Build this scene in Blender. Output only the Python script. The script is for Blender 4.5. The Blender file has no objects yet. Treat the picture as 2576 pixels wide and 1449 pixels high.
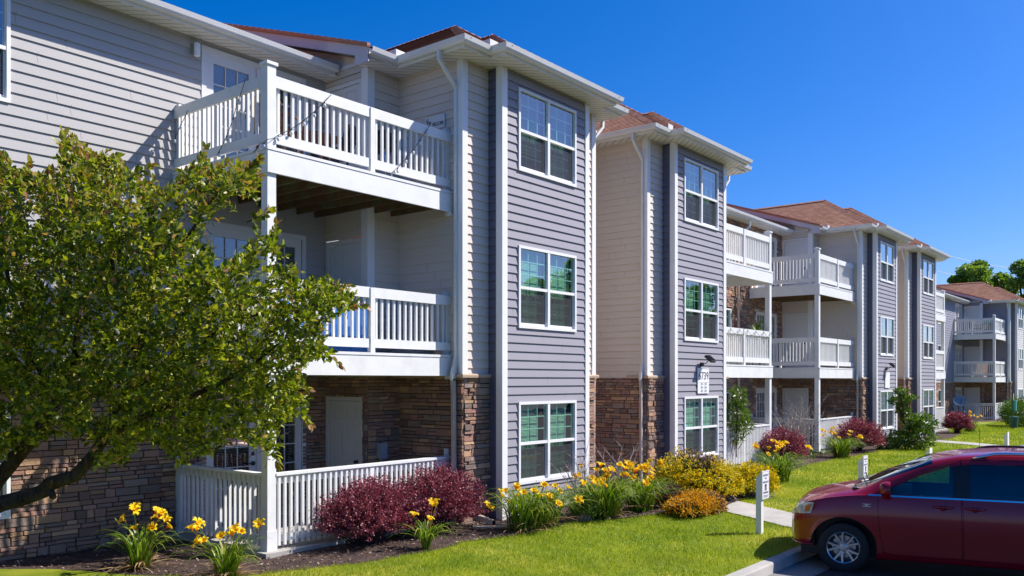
import bpy, bmesh, math, random
import numpy as np
from mathutils import Vector, Matrix
random.seed(7); RNG = np.random.default_rng(11)
C = bpy.context.scene.collection
SC = bpy.context.scene

# ------------------------------------------------------------------ view frame (world: +X along the facades, +Y into the buildings)
HA = math.radians(38.92)
FW = (math.cos(HA), math.sin(HA)); RT = (math.sin(HA), -math.cos(HA))
CAMZ = 2.41; FPX = 2170.0; HOR = 957.0
def at_depth(u, v, D):
    k = (u - 1288) / FPX * D
    return Vector((D*FW[0] + k*RT[0], D*FW[1] + k*RT[1], CAMZ + (HOR - v)/FPX*D))
def on_ground(u, v, z=-0.08):
    D = (CAMZ - z) * FPX / (v - HOR)
    return at_depth(u, v, D)
def on_y(u, v, Y):
    dx = FW[0] + (u-1288)/FPX*RT[0]; dy = FW[1] + (u-1288)/FPX*RT[1]
    t = Y/dy
    return Vector((t*dx, Y, CAMZ + (HOR-v)/FPX*t))

# ------------------------------------------------------------------ node helpers
def s2l(c):
    return tuple((x/255/12.92 if x/255 <= .04045 else ((x/255+.055)/1.055)**2.4) for x in c)
class NT:
    def __init__(s, name):
        s.m = bpy.data.materials.new(name); s.m.use_nodes = True
        s.t = s.m.node_tree; s.t.nodes.clear()
        s.out = s.n('ShaderNodeOutputMaterial')
    def n(s, typ, **kw):
        nd = s.t.nodes.new(typ)
        for k, v in kw.items():
            if k in nd.inputs.keys() if hasattr(nd, 'inputs') else False: nd.inputs[k].default_value = v
            else: setattr(nd, k, v)
        return nd
    def l(s, a, b): s.t.links.new(a, b)
    def setin(s, nd, **kw):
        for k, v in kw.items(): nd.inputs[k.replace('_', ' ')].default_value = v
    def coords(s, kind='Object'):
        return s.n('ShaderNodeTexCoord').outputs[kind]
    def noise(s, vec, scale, detail=4, rough=.55, dist=0, stretch=None):
        if stretch:
            mp = s.n('ShaderNodeMapping'); mp.inputs['Scale'].default_value = stretch
            s.l(vec, mp.inputs['Vector']); vec = mp.outputs[0]
        nd = s.n('ShaderNodeTexNoise'); nd.inputs['Scale'].default_value = scale
        nd.inputs['Detail'].default_value = detail; nd.inputs['Roughness'].default_value = rough
        nd.inputs['Distortion'].default_value = dist
        s.l(vec, nd.inputs['Vector']); return nd.outputs['Fac']
    def ramp(s, fac, stops, interp='LINEAR'):
        nd = s.n('ShaderNodeValToRGB'); cr = nd.color_ramp; cr.interpolation = interp
        while len(cr.elements) > 1: cr.elements.remove(cr.elements[-1])
        for i, (p, c) in enumerate(stops):
            e = cr.elements[0] if i == 0 else cr.elements.new(p)
            e.position = p; e.color = (*c, 1) if len(c) == 3 else c
        s.l(fac, nd.inputs['Fac']); return nd.outputs['Color']
    def mix(s, fac, a, b, mode='MIX'):
        nd = s.n('ShaderNodeMix'); nd.data_type = 'RGBA'; nd.blend_type = mode
        for val, key in ((fac, 0), (a, 6), (b, 7)):
            if isinstance(val, (int, float)): nd.inputs[key].default_value = val
            elif isinstance(val, tuple): nd.inputs[key].default_value = (*val, 1) if len(val) == 3 else val
            else: s.l(val, nd.inputs[key])
        return nd.outputs[2]
    def math(s, op, a, b=None, c=None):
        nd = s.n('ShaderNodeMath'); nd.operation = op
        for i, val in enumerate((a, b, c)):
            if val is None: continue
            if isinstance(val, (int, float)): nd.inputs[i].default_value = val
            else: s.l(val, nd.inputs[i])
        return nd.outputs[0]
    def bump(s, h, strength=.3, dist=.01):
        nd = s.n('ShaderNodeBump'); nd.inputs['Strength'].default_value = strength
        nd.inputs['Distance'].default_value = dist; s.l(h, nd.inputs['Height']); return nd.outputs[0]
    def pbsdf(s, color, rough=.6, metal=0, normal=None, spec=.5, coat=0):
        nd = s.n('ShaderNodeBsdfPrincipled')
        if isinstance(color, tuple): nd.inputs['Base Color'].default_value = (*color, 1)
        else: s.l(color, nd.inputs['Base Color'])
        if isinstance(rough, (int, float)): nd.inputs['Roughness'].default_value = rough
        else: s.l(rough, nd.inputs['Roughness'])
        nd.inputs['Metallic'].default_value = metal
        nd.inputs['Specular IOR Level'].default_value = spec
        nd.inputs['Coat Weight'].default_value = coat; nd.inputs['Coat Roughness'].default_value = .03
        if normal is not None: s.l(normal, nd.inputs['Normal'])
        return nd.outputs[0]
    def done(s, sh):
        s.l(sh, s.out.inputs['Surface']); return s.m

# ------------------------------------------------------------------ mesh builder
def ident(p): return p
class MB:
    def __init__(s, xf=ident):
        s.v = []; s.f = []; s.mi = []; s.uv = []; s.col = []; s.xf = xf; s.has_uv = False; s.has_col = False
    def add(s, pts, faces, mi=0, uvs=None, col=None):
        b = len(s.v); s.v.extend([s.xf(p) for p in pts])
        for k, f in enumerate(faces):
            s.f.append([b+i for i in f]); s.mi.append(mi)
            s.uv.append([uvs[i] for i in f] if uvs else [(0, 0)]*len(f))
            s.col.append(col if col else (1, 1, 1))
        if uvs: s.has_uv = True
        if col: s.has_col = True
    def quad(s, a, b, c, d, mi=0, uvs=None, col=None): s.add([a, b, c, d], [[0, 1, 2, 3]], mi, uvs, col)
    def box(s, x0, x1, y0, y1, z0, z1, mi=0, col=None):
        s.add([(x0,y0,z0),(x1,y0,z0),(x1,y1,z0),(x0,y1,z0),(x0,y0,z1),(x1,y0,z1),(x1,y1,z1),(x0,y1,z1)],
              [[3,2,1,0],[4,5,6,7],[0,1,5,4],[1,2,6,5],[2,3,7,6],[3,0,4,7]], mi, None, col)
    def fbox(s, fr, a0, a1, b0, b1, z0, z1, mi=0, col=None):
        # fr = (ox, oy, dx, dy); b measured outward along (dy, -dx)
        ox, oy, dx, dy = fr; nx, ny = dy, -dx
        P = lambda a, b, z: (ox+a*dx+b*nx, oy+a*dy+b*ny, z)
        s.add([P(a0,b0,z0),P(a1,b0,z0),P(a1,b1,z0),P(a0,b1,z0),P(a0,b0,z1),P(a1,b0,z1),P(a1,b1,z1),P(a0,b1,z1)],
              [[3,2,1,0],[4,5,6,7],[0,1,5,4],[1,2,6,5],[2,3,7,6],[3,0,4,7]], mi, None, col)
    def tube(s, pts, r, n=6, mi=0, cap=True, col=None):
        pts = [Vector(p) for p in pts]; rs = r if isinstance(r, (list, tuple)) else [r]*len(pts)
        rings = []; up = None
        for i, p in enumerate(pts):
            t = (pts[min(i+1, len(pts)-1)] - pts[max(i-1, 0)])
            if t.length < 1e-9: t = Vector((0, 0, 1))
            t.normalize()
            if up is None:
                up = Vector((0, 0, 1)) if abs(t.z) < .9 else Vector((1, 0, 0))
            sd = t.cross(up)
            if sd.length < 1e-6: sd = t.cross(Vector((0, 1, 0)))
            sd.normalize(); up = sd.cross(t).normalized()
            rings.append([tuple(p + (sd*math.cos(a) + up*math.sin(a))*rs[i]) for a in [2*math.pi*k/n for k in range(n)]])
        V = [q for rg in rings for q in rg]; F = []
        for i in range(len(rings)-1):
            for k in range(n):
                F.append([i*n+k, i*n+(k+1) % n, (i+1)*n+(k+1) % n, (i+1)*n+k])
        if cap: F.append(list(range(n))[::-1]); F.append([(len(rings)-1)*n+k for k in range(n)])
        s.add(V, F, mi, None, col)
    def lathe(s, prof, c=(0, 0, 0), axis='z', n=24, mi=0):
        V = []; F = []
        for (r, h) in prof:
            for k in range(n):
                a = 2*math.pi*k/n; x, y = r*math.cos(a), r*math.sin(a)
                p = {'z': (x, y, h), 'y': (x, h, y), 'x': (h, x, y)}[axis]
                V.append((p[0]+c[0], p[1]+c[1], p[2]+c[2]))
        for i in range(len(prof)-1):
            for k in range(n): F.append([i*n+k, i*n+(k+1) % n, (i+1)*n+(k+1) % n, (i+1)*n+k])
        s.add(V, F, mi)
    def sweep(s, path, prof, mi=0, uvw=True, zoff=0):
        # path: list of (x, y); prof: list of (offset to the right of travel, z); mitred
        n = len(path); offs = []
        for i in range(n):
            def dirn(a, b):
                dx, dy = b[0]-a[0], b[1]-a[1]; L = math.hypot(dx, dy); return dx/L, dy/L
            d0 = dirn(path[i-1], path[i]) if i > 0 else None
            d1 = dirn(path[i], path[i+1]) if i < n-1 else None
            d0 = d0 or d1; d1 = d1 or d0
            n0 = (d0[1], -d0[0]); n1 = (d1[1], -d1[0])
            mx, my = n0[0]+n1[0], n0[1]+n1[1]; q = (mx*n0[0]+my*n0[1]) or 1
            offs.append((mx/q, my/q))
        V = []; U = []; dist = 0
        for i, p in enumerate(path):
            if i: dist += math.hypot(p[0]-path[i-1][0], p[1]-path[i-1][1])
            for j, (o, z) in enumerate(prof):
                V.append((p[0]+offs[i][0]*o, p[1]+offs[i][1]*o, z+zoff)); U.append((p[0]+p[1]+offs[i][0]*o+offs[i][1]*o, o))
        m = len(prof); F = []
        for i in range(n-1):
            for j in range(m-1): F.append([i*m+j, (i+1)*m+j, (i+1)*m+j+1, i*m+j+1])
        if m > 2 and prof[0] == prof[-1]:
            F.append([j for j in range(m-1)]); F.append([(n-1)*m+j for j in range(m-1)][::-1])
        s.add(V, F, mi, U)
    def build(s, name, mats, parent=None, smooth=False, hide=False):
        me = bpy.data.meshes.new(name)
        me.from_pydata([tuple(p) for p in s.v], [], s.f)
        if not isinstance(mats, (list, tuple)): mats = [mats]
        for m in mats: me.materials.append(m)
        if len(mats) > 1: me.polygons.foreach_set('material_index', s.mi)
        if s.has_uv:
            uvl = me.uv_layers.new(name='UVMap'); flat = []
            for f in s.uv:
                for q in f: flat.extend(q)
            uvl.data.foreach_set('uv', flat)
        if s.has_col:
            ca = me.color_attributes.new('col', 'FLOAT_COLOR', 'CORNER'); flat = []
            for f, c in zip(s.f, s.col):
                for _ in f: flat.extend((c[0], c[1], c[2], 1))
            ca.data.foreach_set('color', flat)
        if smooth: me.polygons.foreach_set('use_smooth', [True]*len(me.polygons))
        me.update()
        o = bpy.data.objects.new(name, me); C.objects.link(o)
        if parent: o.parent = parent
        return o

def np_mesh(name, V, F, mats, parent=None, mi=None, smooth=False):
    """V (n,3) float array, F (m,k) int array"""
    me = bpy.data.meshes.new(name); V = np.asarray(V, dtype=np.float32); F = np.asarray(F, dtype=np.int32)
    k = F.shape[1]
    me.vertices.add(len(V)); me.vertices.foreach_set('co', V.ravel())
    me.loops.add(F.size); me.loops.foreach_set('vertex_index', F.ravel())
    me.polygons.add(len(F)); me.polygons.foreach_set('loop_start', np.arange(0, F.size, k, dtype=np.int32))
    me.polygons.foreach_set('loop_total', np.full(len(F), k, dtype=np.int32))
    if not isinstance(mats, (list, tuple)): mats = [mats]
    for m in mats: me.materials.append(m)
    if mi is not None: me.polygons.foreach_set('material_index', np.asarray(mi, dtype=np.int32))
    if smooth: me.polygons.foreach_set('use_smooth', np.ones(len(F), dtype=bool))
    me.update(calc_edges=True)
    o = bpy.data.objects.new(name, me); C.objects.link(o)
    if parent: o.parent = parent
    return o

def tag(o, label=None, cat=None, group=None, kind=None):
    if label: o['label'] = label
    if cat: o['category'] = cat
    if group: o['group'] = group
    if kind: o['kind'] = kind
    return o
def thing(name, label, cat, loc=(0, 0, 0), rz=0, group=None):
    o = bpy.data.objects.new(name, None); C.objects.link(o); o.location = loc; o.rotation_euler = (0, 0, rz)
    o.empty_display_size = .2
    return tag(o, label, cat, group)
def copy_tree(o, parent=None):
    c = o.copy(); C.objects.link(c); c.parent = parent
    for ch in [x for x in bpy.data.objects if x.parent == o]: copy_tree(ch, c)
    return c
def inst(src, name, loc, parent, rz=0, sc=None):
    o = bpy.data.objects.new(name, src); C.objects.link(o); o.location = loc; o.rotation_euler = (0, 0, rz); o.parent = parent
    if sc: o.scale = sc
    return o
# ------------------------------------------------------------------ materials
M = {}
def siding(name, col, var=.06):
    t = NT(name); co = t.coords()
    grain = t.noise(co, 9, 6, .6, .4, (.35, .35, 9))
    big = t.noise(co, .9, 3)
    sep = t.n('ShaderNodeSeparateXYZ'); t.l(co, sep.inputs[0])
    row = t.math('FLOOR', t.math('DIVIDE', sep.outputs[2], .156))
    wn = t.n('ShaderNodeTexWhiteNoise'); wn.noise_dimensions = '1D'; t.l(row, wn.inputs['W'])
    sx = t.math('ADD', sep.outputs[0], sep.outputs[1])
    ph = t.math('FRACT', t.math('ADD', t.math('DIVIDE', sx, 3.66), wn.outputs['Value']))
    joint = t.math('LESS_THAN', ph, .0016)
    dk = tuple(c*(1-var) for c in col); lt = tuple(min(1, c*(1+var)) for c in col)
    c1 = t.mix(big, dk, lt)
    rowc = t.mix(t.math('MULTIPLY', wn.outputs['Value'], .10), c1, tuple(c*.8 for c in col))
    c2 = t.mix(t.math('MULTIPLY', grain, .16), rowc, tuple(c*.72 for c in col))
    c3 = t.mix(joint, c2, tuple(c*.35 for c in col))
    M[name] = t.done(t.pbsdf(c3, .62, normal=t.bump(grain, .25, .004), spec=.3))
siding('siding_greige', s2l((176, 173, 172)))
siding('siding_beige', s2l((214, 202, 190)))
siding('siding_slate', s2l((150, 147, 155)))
siding('siding_slate_dark', s2l((104, 103, 122)))  # darker version of the slate tone, used only on the bay sides
siding('siding_blue_grey', s2l((146, 148, 164)))
siding('siding_pale', s2l((205, 203, 200)))

def paint(name, col, rough=.45, dirt=.12, nail=False):
    t = NT(name); co = t.coords()
    a = t.noise(co, 3.5, 6, .65); b = t.noise(co, 40, 3, .6, 0, (1, 1, .25))
    c = t.mix(t.math('MULTIPLY', t.ramp(a, [(.45, (0,0,0)), (.8, (1,1,1))]), dirt), col, tuple(x*.62 for x in (col[0], col[1]*.97, col[2]*.9)))
    c = t.mix(t.math('MULTIPLY', b, dirt*.5), c, tuple(x*.75 for x in col))
    if nail:
        v = t.n('ShaderNodeTexVoronoi'); v.inputs['Scale'].default_value = 5; t.l(co, v.inputs['Vector'])
        sp = t.math('LESS_THAN', v.outputs['Distance'], .028)
        c = t.mix(t.math('MULTIPLY', sp, .55), c, (.12, .11, .1))
    M[name] = t.done(t.pbsdf(c, rough, normal=t.bump(b, .12, .003), spec=.35))
paint('white_paint', (.80, .80, .80)); paint('rail_paint', (.79, .79, .78), .5, .36, True)
paint('gutter_white', (.74, .735, .72), .35, .25); paint('fascia_lilac', (.56, .51, .53), .5, .12)
paint('door_white', (.70, .69, .68), .4, .06); paint('tan_metal', (.50, .42, .36), .45, .12)
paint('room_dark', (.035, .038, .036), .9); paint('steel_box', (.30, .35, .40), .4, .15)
paint('black_plastic', (.02, .02, .022), .35, .05); paint('dark_metal', (.03, .03, .035), .4, .05)
paint('sign_white', (.82, .82, .83), .4, .03); paint('ink', (.03, .03, .04), .6, 0)
paint('ink_soft', (.30, .31, .33), .6, 0); paint('teal_plastic', (.05, .32, .33), .4, .05); paint('bin_green', (.02, .10, .08), .45, .1)
paint('dish_blue', (.14, .22, .34), .4, .1); paint('tarp_blue', (.02, .13, .42), .45, .15)
paint('furn_brown', (.20, .09, .045), .5, .2); paint('crate_grey', (.12, .12, .13), .5, .1)
paint('green_metal', (.03, .10, .07), .5, .1); paint('cushion_navy', (.05, .07, .16), .8, .1)

# soffit with its narrow vented strips
t = NT('soffit'); uv = t.n('ShaderNodeUVMap').outputs[0]; sep = t.n('ShaderNodeSeparateXYZ'); t.l(uv, sep.inputs[0])
fr = t.math('FRACT', t.math('DIVIDE', sep.outputs[0], .203)); ln = t.math('LESS_THAN', fr, .10)
nz = t.noise(t.coords(), 2, 4)
t_c = t.mix(t.math('MULTIPLY', nz, .2), (.73, .71, .67), (.5, .48, .44))
M['soffit'] = t.done(t.pbsdf(t.mix(ln, t_c, (.2, .19, .17)), .5, spec=.3))

# stone: colour of each stone comes from the mesh
t = NT('stone'); at = t.n('ShaderNodeAttribute'); at.attribute_name = 'col'; co = t.coords()
n1 = t.noise(co, 14, 7, .7); n2 = t.noise(co, 45, 4, .7)
c = t.mix(t.math('MULTIPLY', n1, .45), t.mix(1, at.outputs['Color'], (1.80, 1.64, 1.50), 'MULTIPLY'), t.mix(.25, at.outputs['Color'], (.08, .06, .05)))
c = t.mix(t.ramp(n2, [(.55, (0,0,0)), (.75, (.35,.35,.35))]), c, (.42, .33, .25))
hh = t.math('ADD', n1, t.math('MULTIPLY', n2, .5))
M['stone'] = t.done(t.pbsdf(c, .9, normal=t.bump(hh, .9, .025), spec=.15))
paint('mortar', (.045, .038, .034), .95); paint('cap_stone', (.50, .38, .27), .9, .5)

# shingles
t = NT('shingle'); uv = t.n('ShaderNodeUVMap').outputs[0]
br = t.n('ShaderNodeTexBrick'); t.l(uv, br.inputs['Vector'])
br.inputs['Scale'].default_value = 1; br.inputs['Brick Width'].default_value = .21; br.inputs['Row Height'].default_value = .14
br.inputs['Mortar Size'].default_value = .006; br.inputs['Mortar'].default_value = (.04, .02, .014, 1)
br.inputs['Color1'].default_value = (.42, .185, .11, 1); br.inputs['Color2'].default_value = (.62, .33, .21, 1); br.inputs['Bias'].default_value = -.1
g = t.noise(t.coords(), 60, 4, .8); g2 = t.noise(t.coords(), .8, 3)
c = t.mix(t.math('MULTIPLY', g, .5), br.outputs['Color'], (.32, .15, .09)); c = t.mix(t.math('MULTIPLY', g2, .3), c, (.42, .24, .17))
M['shingle'] = t.done(t.pbsdf(c, .9, normal=t.bump(g, .5, .006), spec=.15))

# glass: reflection over a tinted view inside
def glass(name, tint, boost=1.0, base=.05):
    t = NT(name); fr = t.n('ShaderNodeLayerWeight'); fr.inputs['Blend'].default_value = .5
    wv = t.noise(t.coords(), 1.3, 2)
    nb = t.bump(wv, .06, .05); t.l(nb, fr.inputs['Normal'])
    fac = t.math('MINIMUM', t.math('ADD', t.math('MULTIPLY', t.math('ADD', t.math('MULTIPLY', t.math('POWER', fr.outputs['Facing'], 5), .96), .04), boost), base), 1.0)
    tr = t.n('ShaderNodeBsdfTransparent'); tr.inputs[0].default_value = (*tint, 1)
    gl = t.n('ShaderNodeBsdfGlossy'); gl.inputs['Roughness'].default_value = .01; gl.inputs['Color'].default_value = (.92, .97, 1, 1)
    t.l(nb, gl.inputs['Normal'])
    mx = t.n('ShaderNodeMixShader'); t.l(fac, mx.inputs[0]); t.l(tr.outputs[0], mx.inputs[1]); t.l(gl.outputs[0], mx.inputs[2])
    M[name] = t.done(mx.outputs[0])
glass('window_glass', (.55, .84, .72), 1.8, .14)
glass('door_glass', (.45, .55, .60), 2.0, .08)
glass('car_glass', (.16, .36, .44), 1.6, .04)
glass('car_glass_dark', (.02, .025, .05), 1.5, .03)
t = NT('insect_screen'); tr = t.n('ShaderNodeBsdfTransparent'); df = t.n('ShaderNodeBsdfDiffuse'); df.inputs[0].default_value = (.07, .07, .075, 1)
mx = t.n('ShaderNodeMixShader'); mx.inputs[0].default_value = .62; t.l(tr.outputs[0], mx.inputs[1]); t.l(df.outputs[0], mx.inputs[2])
M['insect_screen'] = t.done(mx.outputs[0])
t = NT('blind'); df = t.n('ShaderNodeBsdfDiffuse'); df.inputs[0].default_value = (.62, .68, .60, 1)
M['blind'] = t.done(df.outputs[0])
t = NT('clear_bulb'); M['clear_bulb'] = t.done(t.pbsdf((.75, .76, .78), .08, spec=.8))

# wood under the decks
t = NT('joist_wood'); co = t.coords(); n = t.noise(co, 2.2, 5, .7); g = t.noise(co, 12, 4, .6, 0, (6, .5, 6))
c = t.ramp(n, [(.3, (.10, .045, .022)), (.5, (.15, .08, .03)), (.62, (.13, .15, .045))]); c = t.mix(t.math('MULTIPLY', g, .4), c, (.02, .013, .008))
M['joist_wood'] = t.done(t.pbsdf(c, .8, normal=t.bump(g, .3, .004)))

# ground
def ground(name, stops, scale, bscale, bs, extra=None, rough=.92):
    t = NT(name); co = t.coords(); a = t.noise(co, scale, 8, .62); b = t.noise(co, bscale, 5, .75)
    c = t.ramp(a, stops); c = t.mix(t.math('MULTIPLY', b, .45), c, tuple(x*.45 for x in stops[0][1]))
    if extra:
        e = t.noise(co, extra[0], 3, .5); c = t.mix(t.ramp(e, [(.50, (0,0,0)), (.68, (1,1,1))]), c, extra[1])
    M[name] = t.done(t.pbsdf(c, rough, normal=t.bump(b, bs, .02), spec=.2))
ground('lawn_soil', [(.3, (.13, .20, .010)), (.7, (.30, .34, .014))], 1.4, 60, .8, (.5, (.42, .38, .05)))
ground('mulch_soil', [(.3, (.06, .04, .034)), (.7, (.13, .088, .074))], 5, 70, 1)
ground('far_ground', [(.3, (.05, .09, .02)), (.7, (.09, .13, .03))], .2, 3, .3)
ground('asphalt', [(.3, (.040, .041, .046)), (.7, (.062, .062, .066))], 1.2, 180, .5, None, .85)
t = NT('concrete'); co = t.coords(); a = t.noise(co, 1.7, 7, .65); b = t.noise(co, 120, 3, .7)
c = t.ramp(a, [(.3, (.34, .32, .29)), (.55, (.45, .43, .395)), (.75, (.53, .505, .465))]); c = t.mix(t.math('MULTIPLY', b, .35), c, (.22, .2, .18))
M['concrete'] = t.done(t.pbsdf(c, .85, normal=t.bump(b, .3, .004), spec=.2))
t = NT('aggregate_concrete'); co = t.coords(); a = t.noise(co, 1.2, 6, .65); b = t.noise(co, 150, 3, .7)
c = t.ramp(a, [(.35, (.20, .195, .185)), (.65, (.30, .29, .27))]); c = t.mix(t.math('MULTIPLY', b, .5), c, (.13, .12, .11))
M['gutter_concrete'] = t.done(t.pbsdf(c, .85, normal=t.bump(b, .3, .004), spec=.2))

# foliage: every leaf is its own island and draws its own colour
def leafmat(name, stops, trans=.35, rough=.45, tcol=None, spec=.35, patch=None):
    t = NT(name); g = t.n('ShaderNodeNewGeometry'); c = t.ramp(g.outputs['Random Per Island'], stops)
    if patch:
        co = t.coords(); a = t.noise(co, 1.1, 5, .6); b = t.noise(co, .45, 3)
        c = t.mix(t.ramp(a, [(.42, (0, 0, 0)), (.60, (.75, .75, .75))]), c, patch[0]); c = t.mix(t.ramp(b, [(.52, (0, 0, 0)), (.70, (.55, .55, .55))]), c, patch[1])
    p = t.pbsdf(c, rough, spec=spec)
    tr = t.n('ShaderNodeBsdfTranslucent'); t.l(t.mix(1, c, tcol or (1.3, 1.5, .5), 'MULTIPLY'), tr.inputs['Color'])
    mx = t.n('ShaderNodeMixShader'); mx.inputs[0].default_value = trans; t.l(p, mx.inputs[1]); t.l(tr.outputs[0], mx.inputs[2])
    M[name] = t.done(mx.outputs[0])
leafmat('crab_leaf', [(0, (.035, .065, .008)), (.4, (.115, .155, .010)), (.75, (.26, .28, .014)), (.95, (.42, .40, .03)), (.98, (.40, .24, .08)), (1, (.5, .26, .18))], .38, .38)
leafmat('crab_tip', [(0, (.20, .24, .02)), (.5, (.34, .30, .035)), (.8, (.30, .18, .05)), (1, (.36, .15, .08))], .35, .4)
leafmat('barberry_leaf', [(0, (.08, .018, .034)), (.5, (.22, .05, .08)), (.85, (.38, .12, .16)), (1, (.52, .26, .28))], .25, .45, (1.4, .7, .7))
leafmat('gold_leaf', [(0, (.15, .20, .012)), (.35, (.44, .44, .012)), (.75, (.85, .68, .012)), (1, (.90, .58, .015))], .3, .55, (1.3, 1.1, .4))
leafmat('orange_leaf', [(0, (.20, .18, .014)), (.35, (.52, .36, .015)), (.75, (.80, .42, .015)), (1, (.70, .22, .02))], .3, .55, (1.3, 1, .4))
leafmat('juniper_brown', [(0, (.12, .06, .04)), (.6, (.22, .13, .10)), (1, (.30, .20, .14))], .15, .7, (1, .8, .6))
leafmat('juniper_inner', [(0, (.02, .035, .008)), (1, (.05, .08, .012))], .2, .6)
leafmat('lily_leaf', [(0, (.07, .13, .012)), (.6, (.16, .25, .018)), (.88, (.27, .33, .04)), (1, (.44, .38, .10))], .35, .4)
leafmat('lily_dry', [(0, (.25, .14, .06)), (.6, (.40, .27, .13)), (1, (.52, .40, .22))], .2, .7, (1.2, 1, .7))
leafmat('lily_petal', [(0, (.93, .56, .004)), (.6, (.95, .70, .006)), (1, (.95, .78, .01))], .35, .5, (1.1, .9, .3))
leafmat('lily_throat', [(0, (.70, .16, .01)), (1, (.80, .26, .01))], .3, .5, (1.1, .8, .3))
leafmat('grass_blade', [(0, (.15, .22, .008)), (.45, (.30, .37, .008)), (.85, (.44, .48, .012)), (1, (.60, .56, .10))], .35, .5, (1.2, 1.3, .4), patch=((.13, .23, .010), (.50, .46, .05)))
leafmat('shrub_leaf', [(0, (.045, .10, .015)), (.6, (.10, .17, .02)), (1, (.19, .25, .04))], .35, .4)
leafmat('far_leaf', [(0, (.12, .20, .04)), (.6, (.22, .32, .05)), (1, (.36, .42, .07))], .3, .5)
leafmat('hedge_leaf', [(0, (.035, .09, .012)), (.6, (.075, .14, .016)), (1, (.13, .20, .02))], .3, .5)
leafmat('mulch_chip', [(0, (.04, .024, .02)), (.5, (.14, .088, .075)), (.85, (.28, .20, .17)), (1, (.48, .38, .32))], .0, .85, (1, 1, 1), .2)
t = NT('bark'); co = t.coords(); n = t.noise(co, 14, 6, .7, .6, (1, 1, .35)); c = t.ramp(n, [(.35, (.022, .016, .012)), (.6, (.07, .052, .04)), (.8, (.13, .105, .085))])
M['bark'] = t.done(t.pbsdf(c, .9, normal=t.bump(n, .8, .02), spec=.15))
t = NT('twig'); co = t.coords(); n = t.noise(co, 20, 3); M['twig'] = t.done(t.pbsdf(t.ramp(n, [(.3, (.30, .25, .22)), (.7, (.60, .53, .48))]), .85))
t = NT('twig_dark'); M['twig_dark'] = t.done(t.pbsdf((.06, .03, .03), .85))

# vehicles
t = NT('maroon_paint'); co = t.coords(); n = t.noise(co, 900, 2, .5)
c = t.mix(t.math('MULTIPLY', n, .25), (.27, .002, .011), (.42, .008, .024))
M['maroon_paint'] = t.done(t.pbsdf(c, .26, .12, spec=.35, coat=.75))
t = NT('white_car_paint'); M['white_car_paint'] = t.done(t.pbsdf((.78, .79, .80), .3, 0, coat=1.0))
t = NT('chrome'); M['chrome'] = t.done(t.pbsdf((.75, .75, .76), .12, 1))
t = NT('alloy'); M['alloy'] = t.done(t.pbsdf((.58, .59, .61), .28, .9))
t = NT('alloy_dark'); M['alloy_dark'] = t.done(t.pbsdf((.07, .075, .08), .4, .6))
t = NT('tyre_rubber'); co = t.coords(); n = t.noise(co, 60, 3); M['tyre_rubber'] = t.done(t.pbsdf(t.ramp(n, [(.3, (.012, .012, .012)), (.8, (.028, .028, .028))]), .8, normal=t.bump(n, .2, .003)))
t = NT('lamp_clear'); co = t.coords(); n = t.noise(co, 30, 2); M['lamp_clear'] = t.done(t.pbsdf(t.ramp(n, [(.3, (.42, .45, .40)), (.7, (.66, .69, .62))]), .12, .3, coat=1))
t = NT('lamp_amber'); M['lamp_amber'] = t.done(t.pbsdf((.75, .16, .01), .2, coat=1))
t = NT('cabin_grey'); M['cabin_grey'] = t.done(t.pbsdf((.10, .11, .12), .8))
# ------------------------------------------------------------------ wall surfaces
EXP = .156
def cut(a, b, holes):
    segs = [(a, b)]
    for (h0, h1) in holes:
        ns = []
        for (x0, x1) in segs:
            if h1 <= x0 or h0 >= x1: ns.append((x0, x1)); continue
            if h0 > x0: ns.append((x0, h0))
            if h1 < x1: ns.append((h1, x1))
        segs = ns
    return [s for s in segs if s[1]-s[0] > .004]
def frP(fr, a, b, z):
    return (fr[0]+a*fr[2]+b*fr[3], fr[1]+a*fr[3]-b*fr[2], z)
def wall_siding(mb, fr, L, z0, z1, ops=(), base=0.0, mi=0, top=None, lap=.021):
    """lap siding; ops = (a0, a1, z0, z1); top(a) optional upper limit for a sloped gable"""
    k0 = math.floor((z0-base)/EXP); zc = base + k0*EXP
    while zc < z1 - .001:
        lo, hi = max(z0, zc), min(z1, zc+EXP)
        cuts = sorted({lo, hi, *[z for o in ops for z in (o[2], o[3]) if lo < z < hi]})
        for b0, b1 in zip(cuts, cuts[1:]):
            mid = (b0+b1)/2
            holes = [(o[0], o[1]) for o in ops if o[2] < mid < o[3]]
            off = lambda z: .003 + lap*(1-(z-zc)/EXP)
            for (s0, s1) in cut(0, L, holes):
                if top:
                    s0 = max(s0, top(b1)); 
                    if s1 - s0 < .01: continue
                mb.quad(frP(fr, s0, off(b0), b0), frP(fr, s1, off(b0), b0), frP(fr, s1, off(b1), b1), frP(fr, s0, off(b1), b1), mi)
                if abs(b0-zc) < 1e-6 or b0 == lo:
                    mb.quad(frP(fr, s0, .0, b0), frP(fr, s1, .0, b0), frP(fr, s1, off(b0), b0), frP(fr, s0, off(b0), b0), mi)
                # closed ends
                for e in (s0, s1):
                    mb.quad(frP(fr, e, 0, b0), frP(fr, e, off(b0), b0), frP(fr, e, off(b1), b1), frP(fr, e, 0, b1), mi)
        zc += EXP
STONES = [s2l(c) for c in ((150,122,108),(128,104,98),(172,142,116),(118,100,100),(142,112,108),(126,120,120),(178,150,124),(138,116,98),(108,92,90),(154,124,118),(112,108,110),(140,104,100),(132,124,120))]
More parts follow.
